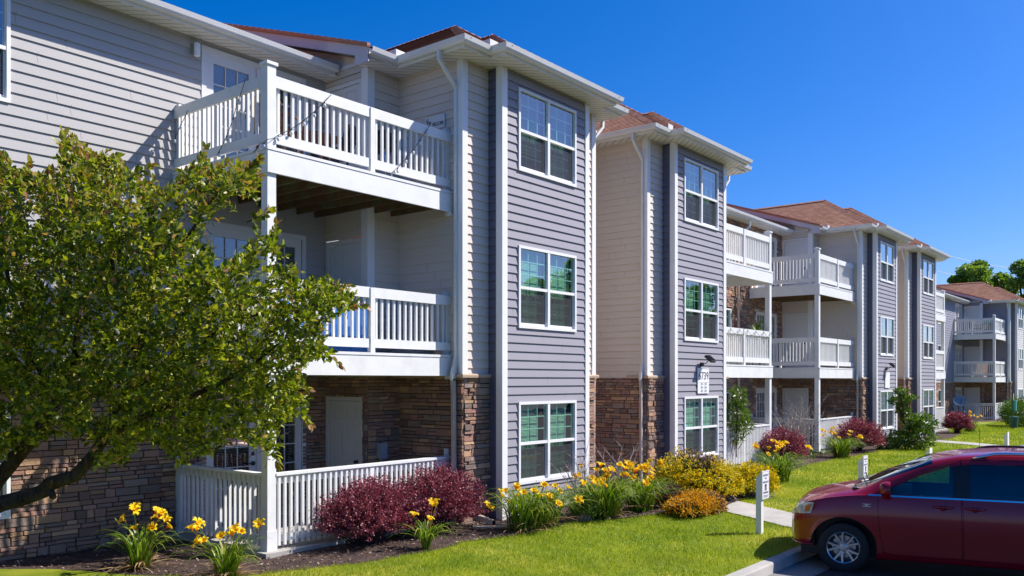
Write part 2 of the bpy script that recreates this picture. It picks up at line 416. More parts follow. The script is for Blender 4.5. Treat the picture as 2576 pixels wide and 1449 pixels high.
def wall_stone(mb, fr, L, z0, z1, ops=(), seed=1, bulge=.035, wrap=False):
    R = random.Random(seed); z = z0
    # mortar bed
    cuts = sorted({z0, z1, *[q for o in ops for q in (o[2], o[3]) if z0 < q < z1]})
    for b0, b1 in zip(cuts, cuts[1:]):
        for s0, s1 in cut(0, L, [(o[0], o[1]) for o in ops if o[2] < (b0+b1)/2 < o[3]]):
            mb.quad(frP(fr, s0, .004, b0), frP(fr, s1, .004, b0), frP(fr, s1, .004, b1), frP(fr, s0, .004, b1), 1)
    while z < z1 - .02:
        h = min(R.choice((.055, .065, .08, .09, .11, .13)), z1-z)
        if z1 - (z+h) < .03: h = z1 - z
        holes = [(o[0]-.004, o[1]+.004) for o in ops if o[2] < z+h*.5 < o[3]]
        for s0, s1 in cut(0, L, holes):
            a = s0
            while a < s1 - .005:
                w = R.uniform(.10, .42)*(.75 if h < .08 else 1)
                if s1 - (a+w) < .12: w = s1 - a
                parts = [(a, a+w, z, z+h)]
                if h > .10 and R.random() < .4: parts = [(a, a+w, z, z+h*.48), (a, a+w, z+h*.48, z+h)]
                for (p0, p1, q0, q1) in parts:
                    g = .0035
                    if p1-p0 < .02: continue
                    t = .018 + R.random()*bulge
                    d = [t + R.uniform(-.006, .010) for _ in range(4)]
                    j = lambda: R.uniform(-.0025, .0025)
                    V = [frP(fr, p0+g, .002, q0+g), frP(fr, p1-g, .002, q0+g), frP(fr, p1-g, .002, q1-g), frP(fr, p0+g, .002, q1-g)]
                    e = .006
                    V += [frP(fr, p0+g+e+j(), d[0], q0+g+e*.6+j()), frP(fr, p1-g-e+j(), d[1], q0+g+e*.6+j()), frP(fr, p1-g-e+j(), d[2], q1-g-e*.6+j()), frP(fr, p0+g+e+j(), d[3], q1-g-e*.6+j())]
                    c = R.choice(STONES); av = (.235, .165, .118); c = tuple(x*.62+y*.38 for x, y in zip(c, av)); m = R.uniform(.68, 1.04); c = tuple(x*m for x in c)
                    mb.add(V, [[4,5,6,7],[0,1,5,4],[1,2,6,5],[2,3,7,6],[3,0,4,7]], 0, None, c)
                a += w
        z += h

# ------------------------------------------------------------------ windows and doors (each made once, then shared)
WW, WH = 1.82, 1.50
def window_data():
    f = MB()
    fr = (0, 0, 1, 0)
    f.fbox(fr, 0, WW, -.02, .035, 0, .055); f.fbox(fr, 0, WW, -.02, .035, WH-.05, WH)
    f.fbox(fr, 0, .05, -.02, .033, .055, WH-.05); f.fbox(fr, WW-.05, WW, -.02, .033, .055, WH-.05)
    f.fbox(fr, WW/2-.035, WW/2+.035, -.02, .031, .055, WH-.05)
    zm = WH*.475
    for x0, x1 in ((.05, WW/2-.035), (WW/2+.035, WW-.05)):
        f.fbox(fr, x0, x1, -.02, .026, zm, zm+.052)          # meeting rail
        f.fbox(fr, x0, x0+.02, -.06, .012, zm+.052, WH-.05); f.fbox(fr, x1-.02, x1, -.06, .012, zm+.052, WH-.05)
        f.fbox(fr, x0, x0+.03, -.08, -.012, .055, zm); f.fbox(fr, x1-.03, x1, -.08, -.012, .055, zm); f.fbox(fr, x0+.03, x1-.03, -.08, -.012, .055, .10)
    g = MB()
    for x0, x1 in ((.05, WW/2-.035), (WW/2+.035, WW-.05)):
        w = x1-x0
        for k in (1, 2):
            xm = x0 + w*k/3
            g.fbox(fr, xm-.009, xm+.009, -.022, -.014, zm+.052, WH-.05); g.fbox(fr, xm-.009, xm+.009, -.062, -.054, .10, zm)
            za = zm+.052 + (WH-.05-zm-.052)*k/3; g.fbox(fr, x0, x1, -.0215, -.0145, za-.009, za+.009)
            zb = .10 + (zm-.10)*k/3; g.fbox(fr, x0+.03, x1-.03, -.0615, -.0545, zb-.009, zb+.009)
    p = MB(); s = MB()
    for x0, x1 in ((.05, WW/2-.035), (WW/2+.035, WW-.05)):
        p.quad((x0, .006, zm+.05), (x1, .006, zm+.05), (x1, .006, WH-.05), (x0, .006, WH-.05))
        p.quad((x0, .048, .06), (x1, .048, .06), (x1, .048, zm), (x0, .048, zm))
        s.quad((x0+.012, .014, .062), (x1-.012, .014, .062), (x1-.012, .014, zm-.004), (x0+.012, .014, zm-.004))
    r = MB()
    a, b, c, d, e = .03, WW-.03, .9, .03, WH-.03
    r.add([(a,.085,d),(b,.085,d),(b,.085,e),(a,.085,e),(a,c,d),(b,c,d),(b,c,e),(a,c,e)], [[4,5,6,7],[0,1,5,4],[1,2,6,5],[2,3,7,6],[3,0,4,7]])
    D = {}
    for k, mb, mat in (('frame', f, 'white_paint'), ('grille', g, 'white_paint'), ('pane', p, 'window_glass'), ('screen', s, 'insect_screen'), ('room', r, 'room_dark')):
        o = mb.build(k, M[mat]); D[k] = o.data; bpy.data.objects.remove(o)
    D['blinds'] = []
    for var in range(4):
        bl = MB(); R = random.Random(var)
        for u, (x0, x1) in enumerate(((.06, WW/2-.04), (WW/2+.04, WW-.06))):
            z = WH-.06; low = [.08, .08, .70, .42][(var+u*(var > 1)) % 4]
            tilt = [.0235, .019, .022, .020][var]; dd = [.006, .016, .009, .014][var]
            xe = x1 - [0, .12, 0, .06][var]
            while z > low:
                bl.quad((x0, .105+dd, z), (xe, .105+dd, z), (xe, .105, z-tilt), (x0, .105, z-tilt)); z -= .025
            bl.box(x0, xe, .10, .135, low-.03, low-.012); bl.box(x0, xe, .098, .14, WH-.06, WH-.03)
        o = bl.build('blind', M['blind']); D['blinds'].append(o.data); bpy.data.objects.remove(o)
    return D
WD = window_data()
def add_window(bld, loc, var, detail=True):
    w = inst(WD['frame'], 'window', loc, bld)
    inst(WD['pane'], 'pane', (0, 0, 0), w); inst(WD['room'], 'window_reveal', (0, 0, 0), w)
    inst(WD['blinds'][var % 4], 'blind', (0, 0, 0), w)
    if detail: inst(WD['grille'], 'grille', (0, 0, 0), w); inst(WD['screen'], 'insect_screen', (0, 0, 0), w)
    return w
def six_panel(mb, fr, a0, a1, z0, z1):
    """door leaf with raised panels in relief"""
    w = a1-a0; h = z1-z0
    mb.fbox(fr, a0, a1, -.03, -.004, z0, z1)
    rows = [(.06, .40), (.46, .78), (.84, .955)]
    st = .11*w
    # stiles and rails stand proud, leaving panels recessed
    xs = [a0, a0+st, a0+w/2-st*.45, a0+w/2+st*.45, a1-st, a1]
    for (x0, x1) in ((xs[0], xs[1]), (xs[2], xs[3]), (xs[4], xs[5])): mb.fbox(fr, x0, x1, -.004, .010, z0, z1)
    zb = [0] + [q for r in rows for q in r] + [1]
    for i in range(0, len(zb), 2):
        for (x0, x1) in ((xs[1], xs[2]), (xs[3], xs[4])):
            mb.fbox(fr, x0, x1, -.004, .0098, z0+zb[i]*h, z0+zb[i+1]*h)
    for (r0, r1) in rows:
        for (x0, x1) in ((xs[1], xs[2]), (xs[3], xs[4])):
            g = .022; mb.fbox(fr, x0+g, x1-g, -.004, .006, z0+r0*h+g, z0+r1*h-g)
def casing(mb, fr, a0, a1, z0, z1, w=.085, t=.028):
    mb.fbox(fr, a0-w, a0, -.02, t, z0, z1+w); mb.fbox(fr, a1, a1+w, -.02, t, z0, z1+w); mb.fbox(fr, a0, a1, -.02, t-.001, z1, z1+w)
def french(bld, xf, fr, a0, a1, z0, z1):
    """two glazed leaves, the right one with a lever handle"""
    d = MB(xf); g = MB(xf); b = MB(xf); r = MB(xf); hd = MB(xf)
    casing(d, fr, a0, a1, z0, z1)
    mid = (a0+a1)/2; st = .13
    for i, (x0, x1) in enumerate(((a0+.01, mid-.008), (mid+.008, a1-.01))):
        d.fbox(fr, x0, x0+st, -.03, .010, z0, z1); d.fbox(fr, x1-st, x1, -.03, .010, z0, z1)
        d.fbox(fr, x0+st, x1-st, -.03, .009, z0, z0+.25); d.fbox(fr, x0+st, x1-st, -.03, .009, z1-.15, z1)
        gx0, gx1, gz0, gz1 = x0+st, x1-st, z0+.25, z1-.15
        for k in (1, 2): xm = gx0+(gx1-gx0)*k/3; d.fbox(fr, xm-.009, xm+.009, -.012, .004, gz0, gz1)
        for k in (1, 2, 3, 4): zm = gz0+(gz1-gz0)*k/5; d.fbox(fr, gx0, gx1, -.0115, .0035, zm-.009, zm+.009)
        g.quad(frP(fr, gx0, -.015, gz0), frP(fr, gx1, -.015, gz0), frP(fr, gx1, -.015, gz1), frP(fr, gx0, -.015, gz1))
        z = gz1
        while z > gz0:
            b.quad(frP(fr, gx0, -.05, z), frP(fr, gx1, -.05, z), frP(fr, gx1, -.07, z-.012), frP(fr, gx0, -.07, z-.012)); z -= .028
    P = lambda a, bb, z: frP(fr, a, bb, z)
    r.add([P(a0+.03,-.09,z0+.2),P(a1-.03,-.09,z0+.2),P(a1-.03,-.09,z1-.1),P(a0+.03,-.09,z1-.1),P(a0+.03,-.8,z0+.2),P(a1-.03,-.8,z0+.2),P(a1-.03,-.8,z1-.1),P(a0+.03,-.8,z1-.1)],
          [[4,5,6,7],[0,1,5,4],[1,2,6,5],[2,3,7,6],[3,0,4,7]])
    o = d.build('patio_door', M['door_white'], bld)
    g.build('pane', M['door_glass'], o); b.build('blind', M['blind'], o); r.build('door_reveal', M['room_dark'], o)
    hd.fbox(fr, mid-.10, mid-.04, .010, .03, z0+.93, z0+1.0); hd.fbox(fr, mid-.20, mid-.05, .045, .062, z0+.955, z0+.975)
    hd.fbox(fr, mid-.075, mid-.055, .03, .05, z0+.955, z0+.975); hd.fbox(fr, mid-.095, mid-.045, .010, .028, z0+1.10, z0+1.16)
    hd.build('door_handle', M['dark_metal'], o)
    return o

# ------------------------------------------------------------------ template numbers (metres, first building)
WY = 12.80; CX0, CY = 10.32, 11.63
TX0, TX1, TY = 11.08, 15.17, 10.05
BX0, BX1, BY = 11.77, 14.45, 9.73
SZ = 7.97; CAPZ = 2.47; FL = (0.0, 2.85, 5.70); MIDX = 16.275
PX, PY, PEND = 7.28, 10.30, 11.06
def prof_gutter(o=.42):
    return [(o+.004, SZ+.035), (o+.075, SZ+.035), (o+.105, SZ+.075), (o+.125, SZ+.15), (o+.118, SZ+.152), (o+.098, SZ+.078), (o+.07, SZ+.045), (o+.004, SZ+.045), (o+.004, SZ+.035)]
def baluster_data():
    D = {}
    for k, (z0, z1) in {'up': (0, .78), 'low': (0, 1.0)}.items():
        b = MB(); b.box(-.019, .019, -.019, .019, z0, z1); o = b.build('baluster', M['rail_paint']); D[k] = o.data; bpy.data.objects.remove(o)
    return D
BD = baluster_data()

def half(bld, X, cfg, side, budget, seed):
    """one half of a building: outer wall, balcony stack, closet, projecting bay tower. X maps template -> local"""
    xl = cfg['xl'][side]; mwall = cfg['main']; flank = cfg['flank']; bay = cfg['bay']; far = cfg.get('far', False)
    wx = cfg['wx'][side]
    dops = [(7.85, 9.77, z, z+2.10) for z in FL]; wops = [(wx, wx+WW, z, z+WH) for z in (.52, 3.37, 6.21)] if wx else []
    frm = (xl, WY, 1, 0); L = CX0 - xl
    ops = [(a-xl, b-xl, c, d) for a, b, c, d in dops + wops]
    # main wall
    if side == 0 or far:
        st = MB(X)
        if cfg['stone_all'] and side == 0: wall_stone(st, frm, L, -.25, SZ, ops, seed)
        else:
            wall_stone(st, frm, L, -.25, CAPZ, ops, seed)
            sd = MB(X); wall_siding(sd, frm, L, CAPZ, SZ+.25, ops, CAPZ); sd.build('siding', M[mwall], bld)
        st.build('stone_wall', [M['stone'], M['mortar']], bld)
    else:
        sd = MB(X); wall_siding(sd, frm, L, -.2, SZ+.2, ops, CAPZ); sd.build('siding', M[mwall], bld)
    for i, (a, b, z0, z1) in enumerate(wops):
        p = X((a if side == 0 else b, WY, z0)); add_window(bld, p, i+seed, side == 0)
    for (a, b, z0, z1) in dops:
        if side == 0 or far: french(bld, X, (0, WY, 1, 0), a, b, z0+.02, z1)
    # closet wall facing the balcony, with its door
    frc = (CX0, WY, 0, -1); Lc = WY-CY
    d0, d1 = .12, .98
    cops = [(d0-.085, d1+.085, z, z+2.13) for z in FL]
    sd = MB(X); st = MB(X)
    wall_siding(sd, frc, Lc, CAPZ+.0, SZ+.1, cops, CAPZ)
    if not cfg['stone_all'] or True: wall_stone(st, frc, Lc, -.1, CAPZ, cops, seed+3)
    # gable strip that closes the step between the two roof slopes
    gfr = (CX0, 17.5, 0, -1); zz = CAPZ + math.ceil((SZ+.1-CAPZ)/EXP)*EXP - EXP
    while zz < SZ+2.0:
        y0 = max(CY, 11.2+(zz-SZ-.12)/.336); y1 = max(CY, 11.2+(zz+EXP-SZ-.12)/.336); a0, a1 = 17.5-y0, 17.5-y1
        if a1 > .05:
            sd.quad(frP(gfr, 0, .0205, zz), frP(gfr, a0, .0205, zz), frP(gfr, a1, .004, zz+EXP), frP(gfr, 0, .004, zz+EXP)); sd.quad(frP(gfr, 0, 0, zz), frP(gfr, a0, 0, zz), frP(gfr, a0, .0205, zz), frP(gfr, 0, .0205, zz))
        zz += EXP
    frs = (CX0, CY, 1, 0); Ls = TX0-CX0
    wall_siding(sd, frs, Ls, CAPZ, SZ+.1, (), CAPZ); wall_stone(st, frs, Ls, -.1, CAPZ, (), seed+4)
    # tower flank
    frf = (TX0, CY, 0, -1); Lf = CY-TY
    wall_siding(sd, frf, Lf, CAPZ, SZ+.1, (), CAPZ); wall_stone(st, frf, Lf+.04, -.25, CAPZ, (), seed+5)
    fr1 = (TX0, TY, 1, 0); wall_siding(sd, fr1, BX0-TX0, CAPZ, SZ+.1, (), CAPZ); wall_stone(st, fr1, BX0-TX0, -.25, CAPZ, (), seed+6, .05)
    st2 = MB(X); fr2 = (BX1, TY, 1, 0); wall_siding(sd, fr2, TX1-BX1, CAPZ, SZ+.1, (), CAPZ); wall_stone(st2, fr2, TX1-BX1, -.25, CAPZ, (), seed+7, .05)
    fr3 = (TX1, TY, 0, 1); wall_siding(sd, fr3, CY-TY, CAPZ, SZ+.1, (), CAPZ); wall_stone(st2, fr3, CY-TY, -.25, CAPZ, (), seed+8)
    fr4 = (TX1, CY, 1, 0); wall_siding(sd, fr4, MIDX-TX1, 0, SZ+.1, (), CAPZ)
    sd.build('siding', M[flank], bld); st.build('stone_facing', [M['stone'], M['mortar']], bld); st2.build('stone_facing', [M['stone'], M['mortar']], bld)
    # bay
    bs = MB(X)
    bw = [(13.11-WW/2, z) for z in (.52, 3.36, 6.21)]
    fb = (BX0, BY, 1, 0)
    wall_siding(bs, fb, BX1-BX0, -.2, SZ+.1, [(a-BX0, a+WW-BX0, z, z+WH) for a, z in bw], CAPZ, lap=.024)
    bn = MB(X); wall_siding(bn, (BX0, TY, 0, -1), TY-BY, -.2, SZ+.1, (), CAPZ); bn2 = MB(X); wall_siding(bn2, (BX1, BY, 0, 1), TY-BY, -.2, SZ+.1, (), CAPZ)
    for q in (bn, bn2): q.build('bay_side', M['siding_slate_dark' if not far else 'siding_slate'], bld)
    bs.build('bay_siding', M[bay], bld)
    for i, (a, z) in enumerate(bw):
        add_window(bld, X((a if side == 0 else a+WW, BY-.012, z)), i*3+seed+side, not far)
    # trims
    tr = MB(X); t = .036
    def corner(x, y, z0, z1, sx, w=.10):   # convex corner; sx=-1 corner towards -X, +1 towards +X
        tr.box(x if sx < 0 else x-w, x+w if sx < 0 else x, y-t, y, z0, z1)
        tr.box(x-t if sx < 0 else x, x if sx < 0 else x+t, y-t, y+w, z0, z1)
    corner(CX0, CY, FL[0]+2.6, SZ, -1, .13); corner(TX0, TY, CAPZ+.05, SZ, -1); corner(BX0, BY, -.15, SZ, -1, .11)
    corner(BX1, BY, -.15, SZ, 1); corner(TX1, TY, CAPZ+.05, SZ, 1)
    tr.build('corner_board', M['white_paint'], bld)
    cp = MB(X)
    pr = lambda o0, o1: [(o0, CAPZ-.01), (o1, CAPZ-.012), (o1+.006, CAPZ+.03), (o1-.008, CAPZ+.055), (o0, CAPZ+.062), (o0, CAPZ-.01)]
    cp.sweep([(TX0, TY+.12), (TX0, TY), (BX0, TY)], pr(.0, .085)); cp2 = MB(X); cp2.sweep([(BX1, TY), (TX1, TY), (TX1, TY+.5)], pr(.0, .085)); cp2.build('stone_cap', M['cap_stone'], bld)
    cp.sweep([(TX0, CY), (TX0, TY+.12)], pr(.0, .05))
    if side == 0 and not cfg['stone_all']: cp3 = MB(X); cp3.sweep([(xl, WY), (7.1, WY)], pr(0, .06)); cp3.build('stone_cap', M['cap_stone'], bld)
    cp.build('stone_cap', M['cap_stone'], bld)
    # eaves
    path = [(CX0-.36, CY), (TX0, CY), (TX0, TY), (BX0, TY), (BX0, BY), (BX1, BY), (BX1, TY), (TX1, TY), (TX1, CY), (MIDX, CY)]
    mpath = [(xl, WY), (CX0-.115, WY)]
    so = MB(X); so.sweep(path, [(-.03, SZ), (.42, SZ)]); so.sweep([(xl, WY), (CX0-.0, WY)], [(-.03, SZ), (.42, SZ)])
    so.build('soffit', M['soffit'], bld)
    fa = MB(X); fp = [(.42, SZ-.012), (.42, SZ+.155), (.395, SZ+.155), (.395, SZ-.012), (.42, SZ-.012)]
    fa.sweep(path, fp); fa.sweep(mpath, fp)
    fa.box(CX0-.06, CX0-.03, WY-.42, WY, SZ-.012, SZ+.155)
    fa.build('fascia', M['gutter_white'], bld)
    gu = MB(X); gu.sweep(path, prof_gutter()); gu.sweep(mpath, prof_gutter())
    for (x, y) in ((TX0-.52, CY-.50), (BX0-.52, TY-.50), (BX1+.52, TY-.50), (TX1+.52, CY-.50)):  # splash guards at inside corners
        gu.box(x-.06, x+.16, y-.035, y-.03, SZ+.14, SZ+.26); gu.box(x-.065, x-.06, y-.03, y+.16, SZ+.14, SZ+.26)
    gu.box(CX0-.38-.10, CX0-.36, CY-.545, CY-.42, SZ+.03, SZ+.15) if False else None
    gu.build('gutter', M['gutter_white'], bld)
    # rake board and box end on the closet roof
    rk = MB(X); x0, x1 = CX0-.385, CX0-.36
    def slab(mb, xa, xb, ya, yb, za, zb, h):
        mb.add([(xa,ya,za),(xb,ya,za),(xb,yb,zb),(xa,yb,zb),(xa,ya,za+h),(xb,ya,za+h),(xb,yb,zb+h),(xa,yb,zb+h)], [[3,2,1,0],[4,5,6,7],[0,1,5,4],[1,2,6,5],[2,3,7,6],[3,0,4,7]])
    zs = SZ-.03; ye = CY-.44
    slab(rk, x0, x1, ye, 18.2, zs+.0, zs+.336*(18.2-ye), .235)
    rk.box(x0+.002, x1-.002, ye, ye+.34, SZ-.09, SZ+.11)
    rk.build('rake_board', M['fascia_lilac'], bld)
    rs = MB(X); slab(rs, x1, CX0+.0, ye+.02, 18.2, zs+.02, zs+.02+.336*(18.18-ye), .012); rs.build('rake_soffit', M['soffit'], bld)
    # roofs
    rf = MB(X)
    def face(e0, e1, r0, r1, lip=.02):
        e0, e1, r0, r1 = map(Vector, (e0, e1, r0, r1)); Ls = ((r0+r1)/2-(e0+e1)/2).length; n = max(2, int(round(Ls/.14)))
        nrm = (e1-e0).cross(r0-e0); nrm = (e1-e0).cross(((r0+r1)/2)-e0).normalized()
        if nrm.z < 0: nrm = -nrm
        ax = (e1-e0).normalized()
        for k in range(n):
            a, b = k/n, (k+1)/n
            p0, p1 = e0.lerp(r0, a)+nrm*lip, e1.lerp(r1, a)+nrm*lip; q0, q1 = e0.lerp(r0, b)+nrm*.001, e1.lerp(r1, b)+nrm*.001
            U = lambda p, v: ((p-e0).dot(ax)+ (k % 7)*.037, v)
            rf.add([tuple(p0), tuple(p1), tuple(q1), tuple(q0)], [[0,1,2,3]], 0, [U(p0, a*Ls), U(p1, a*Ls), U(q1, b*Ls-.001), U(q0, b*Ls-.001)])
            if k: 
                b0, b1 = p0-nrm*lip, p1-nrm*lip
                rf.add([tuple(b0), tuple(b1), tuple(p1), tuple(p0)], [[0,1,2,3]], 0, [(0, .0001)]*4)
    ez = SZ+.165; o = .46
    ex0, ex1, ey = TX0-o, TX1+o, TY-o; cx = (ex0+ex1)/2; hw = (ex1-ex0)/2; pit = .63
    rz_ = ez+hw*pit; ry = ey+hw; yb = 19.5
    face((ex0, yb, ez), (ex0, ey, ez), (cx, yb, rz_), (cx, ry, rz_), .009 if side == 0 else .02); face((ex0, ey, ez), (ex1, ey, ez), (cx, ry, rz_), (cx, ry, rz_)); face((ex1, ey, ez), (ex1, yb, ez), (cx, ry, rz_), (cx, yb, rz_), .02 if side == 0 else .009)
    bx0, bx1, by = BX0-o, BX1+o, BY-o; bc = (bx0+bx1)/2; bh = (bx1-bx0)/2; bz = ez+bh*pit; bry = by+bh
    face((bx0, bry+.6, ez), (bx0, by, ez), (bc, bry+.6, bz), (bc, bry, bz)); face((bx0, by, ez), (bx1, by, ez), (bc, bry, bz), (bc, bry, bz)); face((bx1, by, ez), (bx1, bry+.6, ez), (bc, bry, bz), (bc, bry+.6, bz))
    # ridge and hip caps
    def cap(a, b, w=.13):
        a, b = Vector(a), Vector(b); d = (b-a); n = max(1, int(d.length/.14)); dn = d.normalized(); sd_ = dn.cross(Vector((0,0,1))).normalized()
        for k in range(n):
            p, q = a+d*(k/n), a+d*((k+1.25)/n)
            up = Vector((0, 0, .034)); lo = Vector((0, 0, -.042)); up2 = Vector((0, 0, .018)); lo2 = Vector((0, 0, -.055))
            if d.z < 0: up, up2, lo, lo2 = up2, up, lo2, lo
            V = [p-sd_*w+lo, p+up, p+sd_*w+lo, q-sd_*w+lo2, q+up2, q+sd_*w+lo2]
            rf.add([tuple(v) for v in V], [[0,1,4,3],[1,2,5,4],[0,2,1]], 0, [(k*.3+.05, .03), (k*.3+.1, .05), (k*.3+.15, .03), (k*.3+.05, .12), (k*.3+.1, .1), (k*.3+.15, .12)])
    cap((ex0, ey, ez), (cx, ry, rz_)); cap((ex1, ey, ez), (cx, ry, rz_)); cap((cx, ry, rz_), (cx, yb, rz_))
    cap((bx0, by, ez), (bc, bry, bz)); cap((bx1, by, ez), (bc, bry, bz)); cap((bc, bry, bz), (bc, bry+.6, bz))
    # low slopes: closet / stair gap and the main wing
    def low(xa, xb, ys):
        face((xa, ys, ez-.01), (xb, ys, ez-.01), (xa, 18.2, ez-.01+.336*(18.2-ys)), (xb, 18.2, ez-.01+.336*(18.2-ys)), .010)
        rf.quad((xa, ys, ez-.03), (xa, 18.2, ez-.03+.336*(18.2-ys)), (xa, 18.2, ez+.05+.336*(18.2-ys)), (xa, ys, ez+.05), 0, [(0, .05)]*4)
        zt = ez-.01+.336*(18.2-ys)
        rf.quad((xa, 18.2, zt), (xb, 18.2, zt), (xb, 26, zt-2.6), (xa, 26, zt-2.6), 0, [(0, .05), (.1, .05), (.1, .06), (0, .06)])
    low(CX0-.41, TX0-.2, CY-.47); low(TX1+.2, MIDX, CY-.47); low(xl-.1, CX0-.03, WY-.47)
    # stepped shingle ends along the rake
    y = CY-.47
    while y < 18.1:
        z = ez+.0+.336*(y-CY+.47); rf.add([(CX0-.43, y, z-.015), (CX0-.36, y, z-.015), (CX0-.36, y, z+.045), (CX0-.43, y, z+.045), (CX0-.43, y+.2, z+.052), (CX0-.36, y+.2, z+.052), (CX0-.36, y+.2, z+.095), (CX0-.43, y+.2, z+.095)],
            [[0,1,2,3],[3,2,6,7],[0,3,7,4],[0,4,5,1]], 0, [(.05, .05)]*8); y += .2
    rf.build('roof', M['shingle'], bld)
    # back of the building, so that no daylight leaks through
    bk = MB(X); bk.quad((xl, 25.9, -.3), (MIDX, 25.9, -.3), (MIDX, 25.9, 8.0), (xl, 25.9, 8.0)); bk.quad((xl, WY, -.3), (xl, 25.9, -.3), (xl, 25.9, 8.1), (xl, WY, 8.1))
    bk.build('back_wall', M['siding_greige'], bld)
    # downspouts
    def spout(x, y, sgn, face_x=True):
        a = MB(X); b = MB(X)
        wx_, wy_ = .075, .055
        def seg(mb, P):
            for (p, q) in zip(P, P[1:]):
                p, q = Vector(p), Vector(q)
                dz = Vector((0, wy_/2, 0)); dx = Vector((wx_/2, 0, 0))
                V = [p-dx-dz, p+dx-dz, p+dx+dz, p-dx+dz, q-dx-dz, q+dx-dz, q+dx+dz, q-dx+dz]
                mb.add([tuple(v) for v in V], [[3,2,1,0],[4,5,6,7],[0,1,5,4],[1,2,6,5],[2,3,7,6],[3,0,4,7]])
        xo = x + sgn*.045
        seg(a, [(x+sgn*.47, y, SZ+.05), (x+sgn*.47, y, SZ-.12), (x+sgn*.30, y, SZ-.28), (xo, y, SZ-.50), (xo, y, CAPZ+.36), (x+sgn*.07, y, CAPZ+.24), (x+sgn*.13, y, CAPZ+.10), (x+sgn*.14, y, CAPZ-.06)])
        seg(b, [(x+sgn*.135, y, CAPZ-.03), (x+sgn*.12, y, CAPZ-.25), (x+sgn*.10, y, .0)])
        z = CAPZ+.02
        while z < CAPZ+.30:
            f = 1-(z-CAPZ)/.36; a.box(x+sgn*(.045+.09*f)-.045, x+sgn*(.045+.09*f)+.045, y-.034, y+.034, z, z+.012); z += .034
        o_ = a.build('downspout', M['gutter_white'], bld); b.build('lower_pipe', M['tan_metal'], o_)
    spout(TX0, TY+.10, -1); spout(TX1, TY+.08, 1)
    # ---------------------------------------------------------------- balcony stack
    ledger_end = TX0
    for fi, zf in enumerate(FL):
        if fi:
            dk = MB(X); n = 18
            for k in range(26):      # deck boards run along the facade
                y0 = PY+.03+k*.0955; dk.box(PX+.02, CX0 if y0 > CY-.1 else TX0, y0, y0+.088, zf-.036, zf)
            dk.build('balcony_deck', M['rail_paint'], bld)
            rb = MB(X)
            rb.box(PX-.02, TX0-.02, PY-.035, PY+.005, zf-.36, zf-.045); rb.box(PX-.02, PX+.02, PY+.005, WY-.02, zf-.36, zf-.045)
            rb.box(PX-.03, TX0-.02, PY-.045, PY+.03, zf-.041, zf+.0015); rb.box(PX-.03, PX+.02, PY+.03, WY-.02, zf-.041, zf+.0015)
            rb.box(TX0-.02-.075, TX0-.0, PY-.06, PY+.08, zf-.42, zf-.36)
            rb.build('rim_board', M['rail_paint'], bld)
            if side == 0 or far:
                jo = MB(X)
                for k in range(9):
                    xk = PX+.38+k*.40
                    if xk < TX0-.1: jo.box(xk-.019, xk+.019, PY+.005, (WY if xk < CX0 else CY)-.03, zf-.30, zf-.04)
                jo.box(PX+.02, TX0-.02, PY+.006, PY+.045, zf-.34, zf-.041)
                jo.build('joist', M['joist_wood'], bld)
        # corner post
        po = MB(X); w = .145; ztop = {0: FL[1]-.36, 1: FL[2]-.36, 2: zf+1.17}[fi]
        po.box(PX, PX+w, PY, PY+w, zf-(.05 if fi == 0 else 0), ztop)
        if fi == 0: po.box(PX-.012, PX+w+.012, PY-.012, PY+w+.012, -.05, .28)
        if fi == 2:
            po.box(PX-.022, PX+w+.022, PY-.022, PY+w+.022, ztop, ztop+.045)
            po.add([(PX-.022, PY-.022, ztop+.045), (PX+w+.022, PY-.022, ztop+.045), (PX+w+.022, PY+w+.022, ztop+.045), (PX-.022, PY+w+.022, ztop+.045), (PX+w/2, PY+w/2, ztop+.075)], [[0,1,4],[1,2,4],[2,3,4],[3,0,4]])
        po.build('post', M['rail_paint'], bld)
        # railing
        ra = MB(X); xs, xe = PX+w, TX0-.015; ys, ye_ = PY+w, WY-.01; mx = 9.24
        R = random.Random(seed*10+fi)
        if fi:
            zt = zf+1.035
            for (a, b) in ((xs, mx-.045), (mx+.045, xe)):
                ra.box(a, b, PY+.005, PY+.043, zt-.165, zt); ra.box(a, b, PY+.006, PY+.044, zf+.08, zf+.22)
            ra.box(mx-.045, mx+.045, PY-.012, PY+.075, zf-.05, zt-.006)
            ra.box(xs, xe, PY+.0435, PY+.115, zt-.04, zt-.002)
            ra.box(xe-.085, xe+.012, PY+.044, PY+.13, zf, zt+.075)
            ra.box(PX+.005, PX+.043, ys, ye_, zt-.165, zt); ra.box(PX+.006, PX+.044, ys, ye_, zf+.08, zf+.22)
            ra.box(PX+.0435, PX+.115, ys, ye_, zt-.04, zt-.002)
            ra.box(PX+.044, PX+.13, ye_-.085, ye_, zf, zt+.06); ra.box(PX+.044, PX+.105, PY+1.33, PY+1.41, zf, zt-.17)
            bz0, bk_, bt = zf+.10, 'up', .062
        else:
            zt = zf+1.09
            for (a, b) in ((xs, mx-.04), (mx+.04, xe)): ra.box(a, b, PY+.045, PY+.083, zf+.93, zf+1.045); ra.box(a, b, PY+.045, PY+.083, zf+.10, zf+.20)
            ra.box(xs, xe, PY-.012, PY+.12, zt-.04, zt); ra.box(mx-.04, mx+.04, PY+.004, PY+.09, zf, zt-.04)
            ra.box(xe-.06, xe+.01, PY+.03, PY+.12, zf, zt+.13)
            ra.box(PX+.045, PX+.083, ys, ye_, zf+.93, zf+1.045); ra.box(PX+.045, PX+.083, ys, ye_, zf+.10, zf+.20)
            ra.box(PX-.012, PX+.12, ys, ye_, zt-.04, zt); ra.box(PX+.03, PX+.12, ye_-.085, ye_, zf, zt+.13)
            bz0, bk_, bt = zf+.055, 'low', .025
        rail = ra.build('railing', M['rail_paint'], bld)
        spots = []
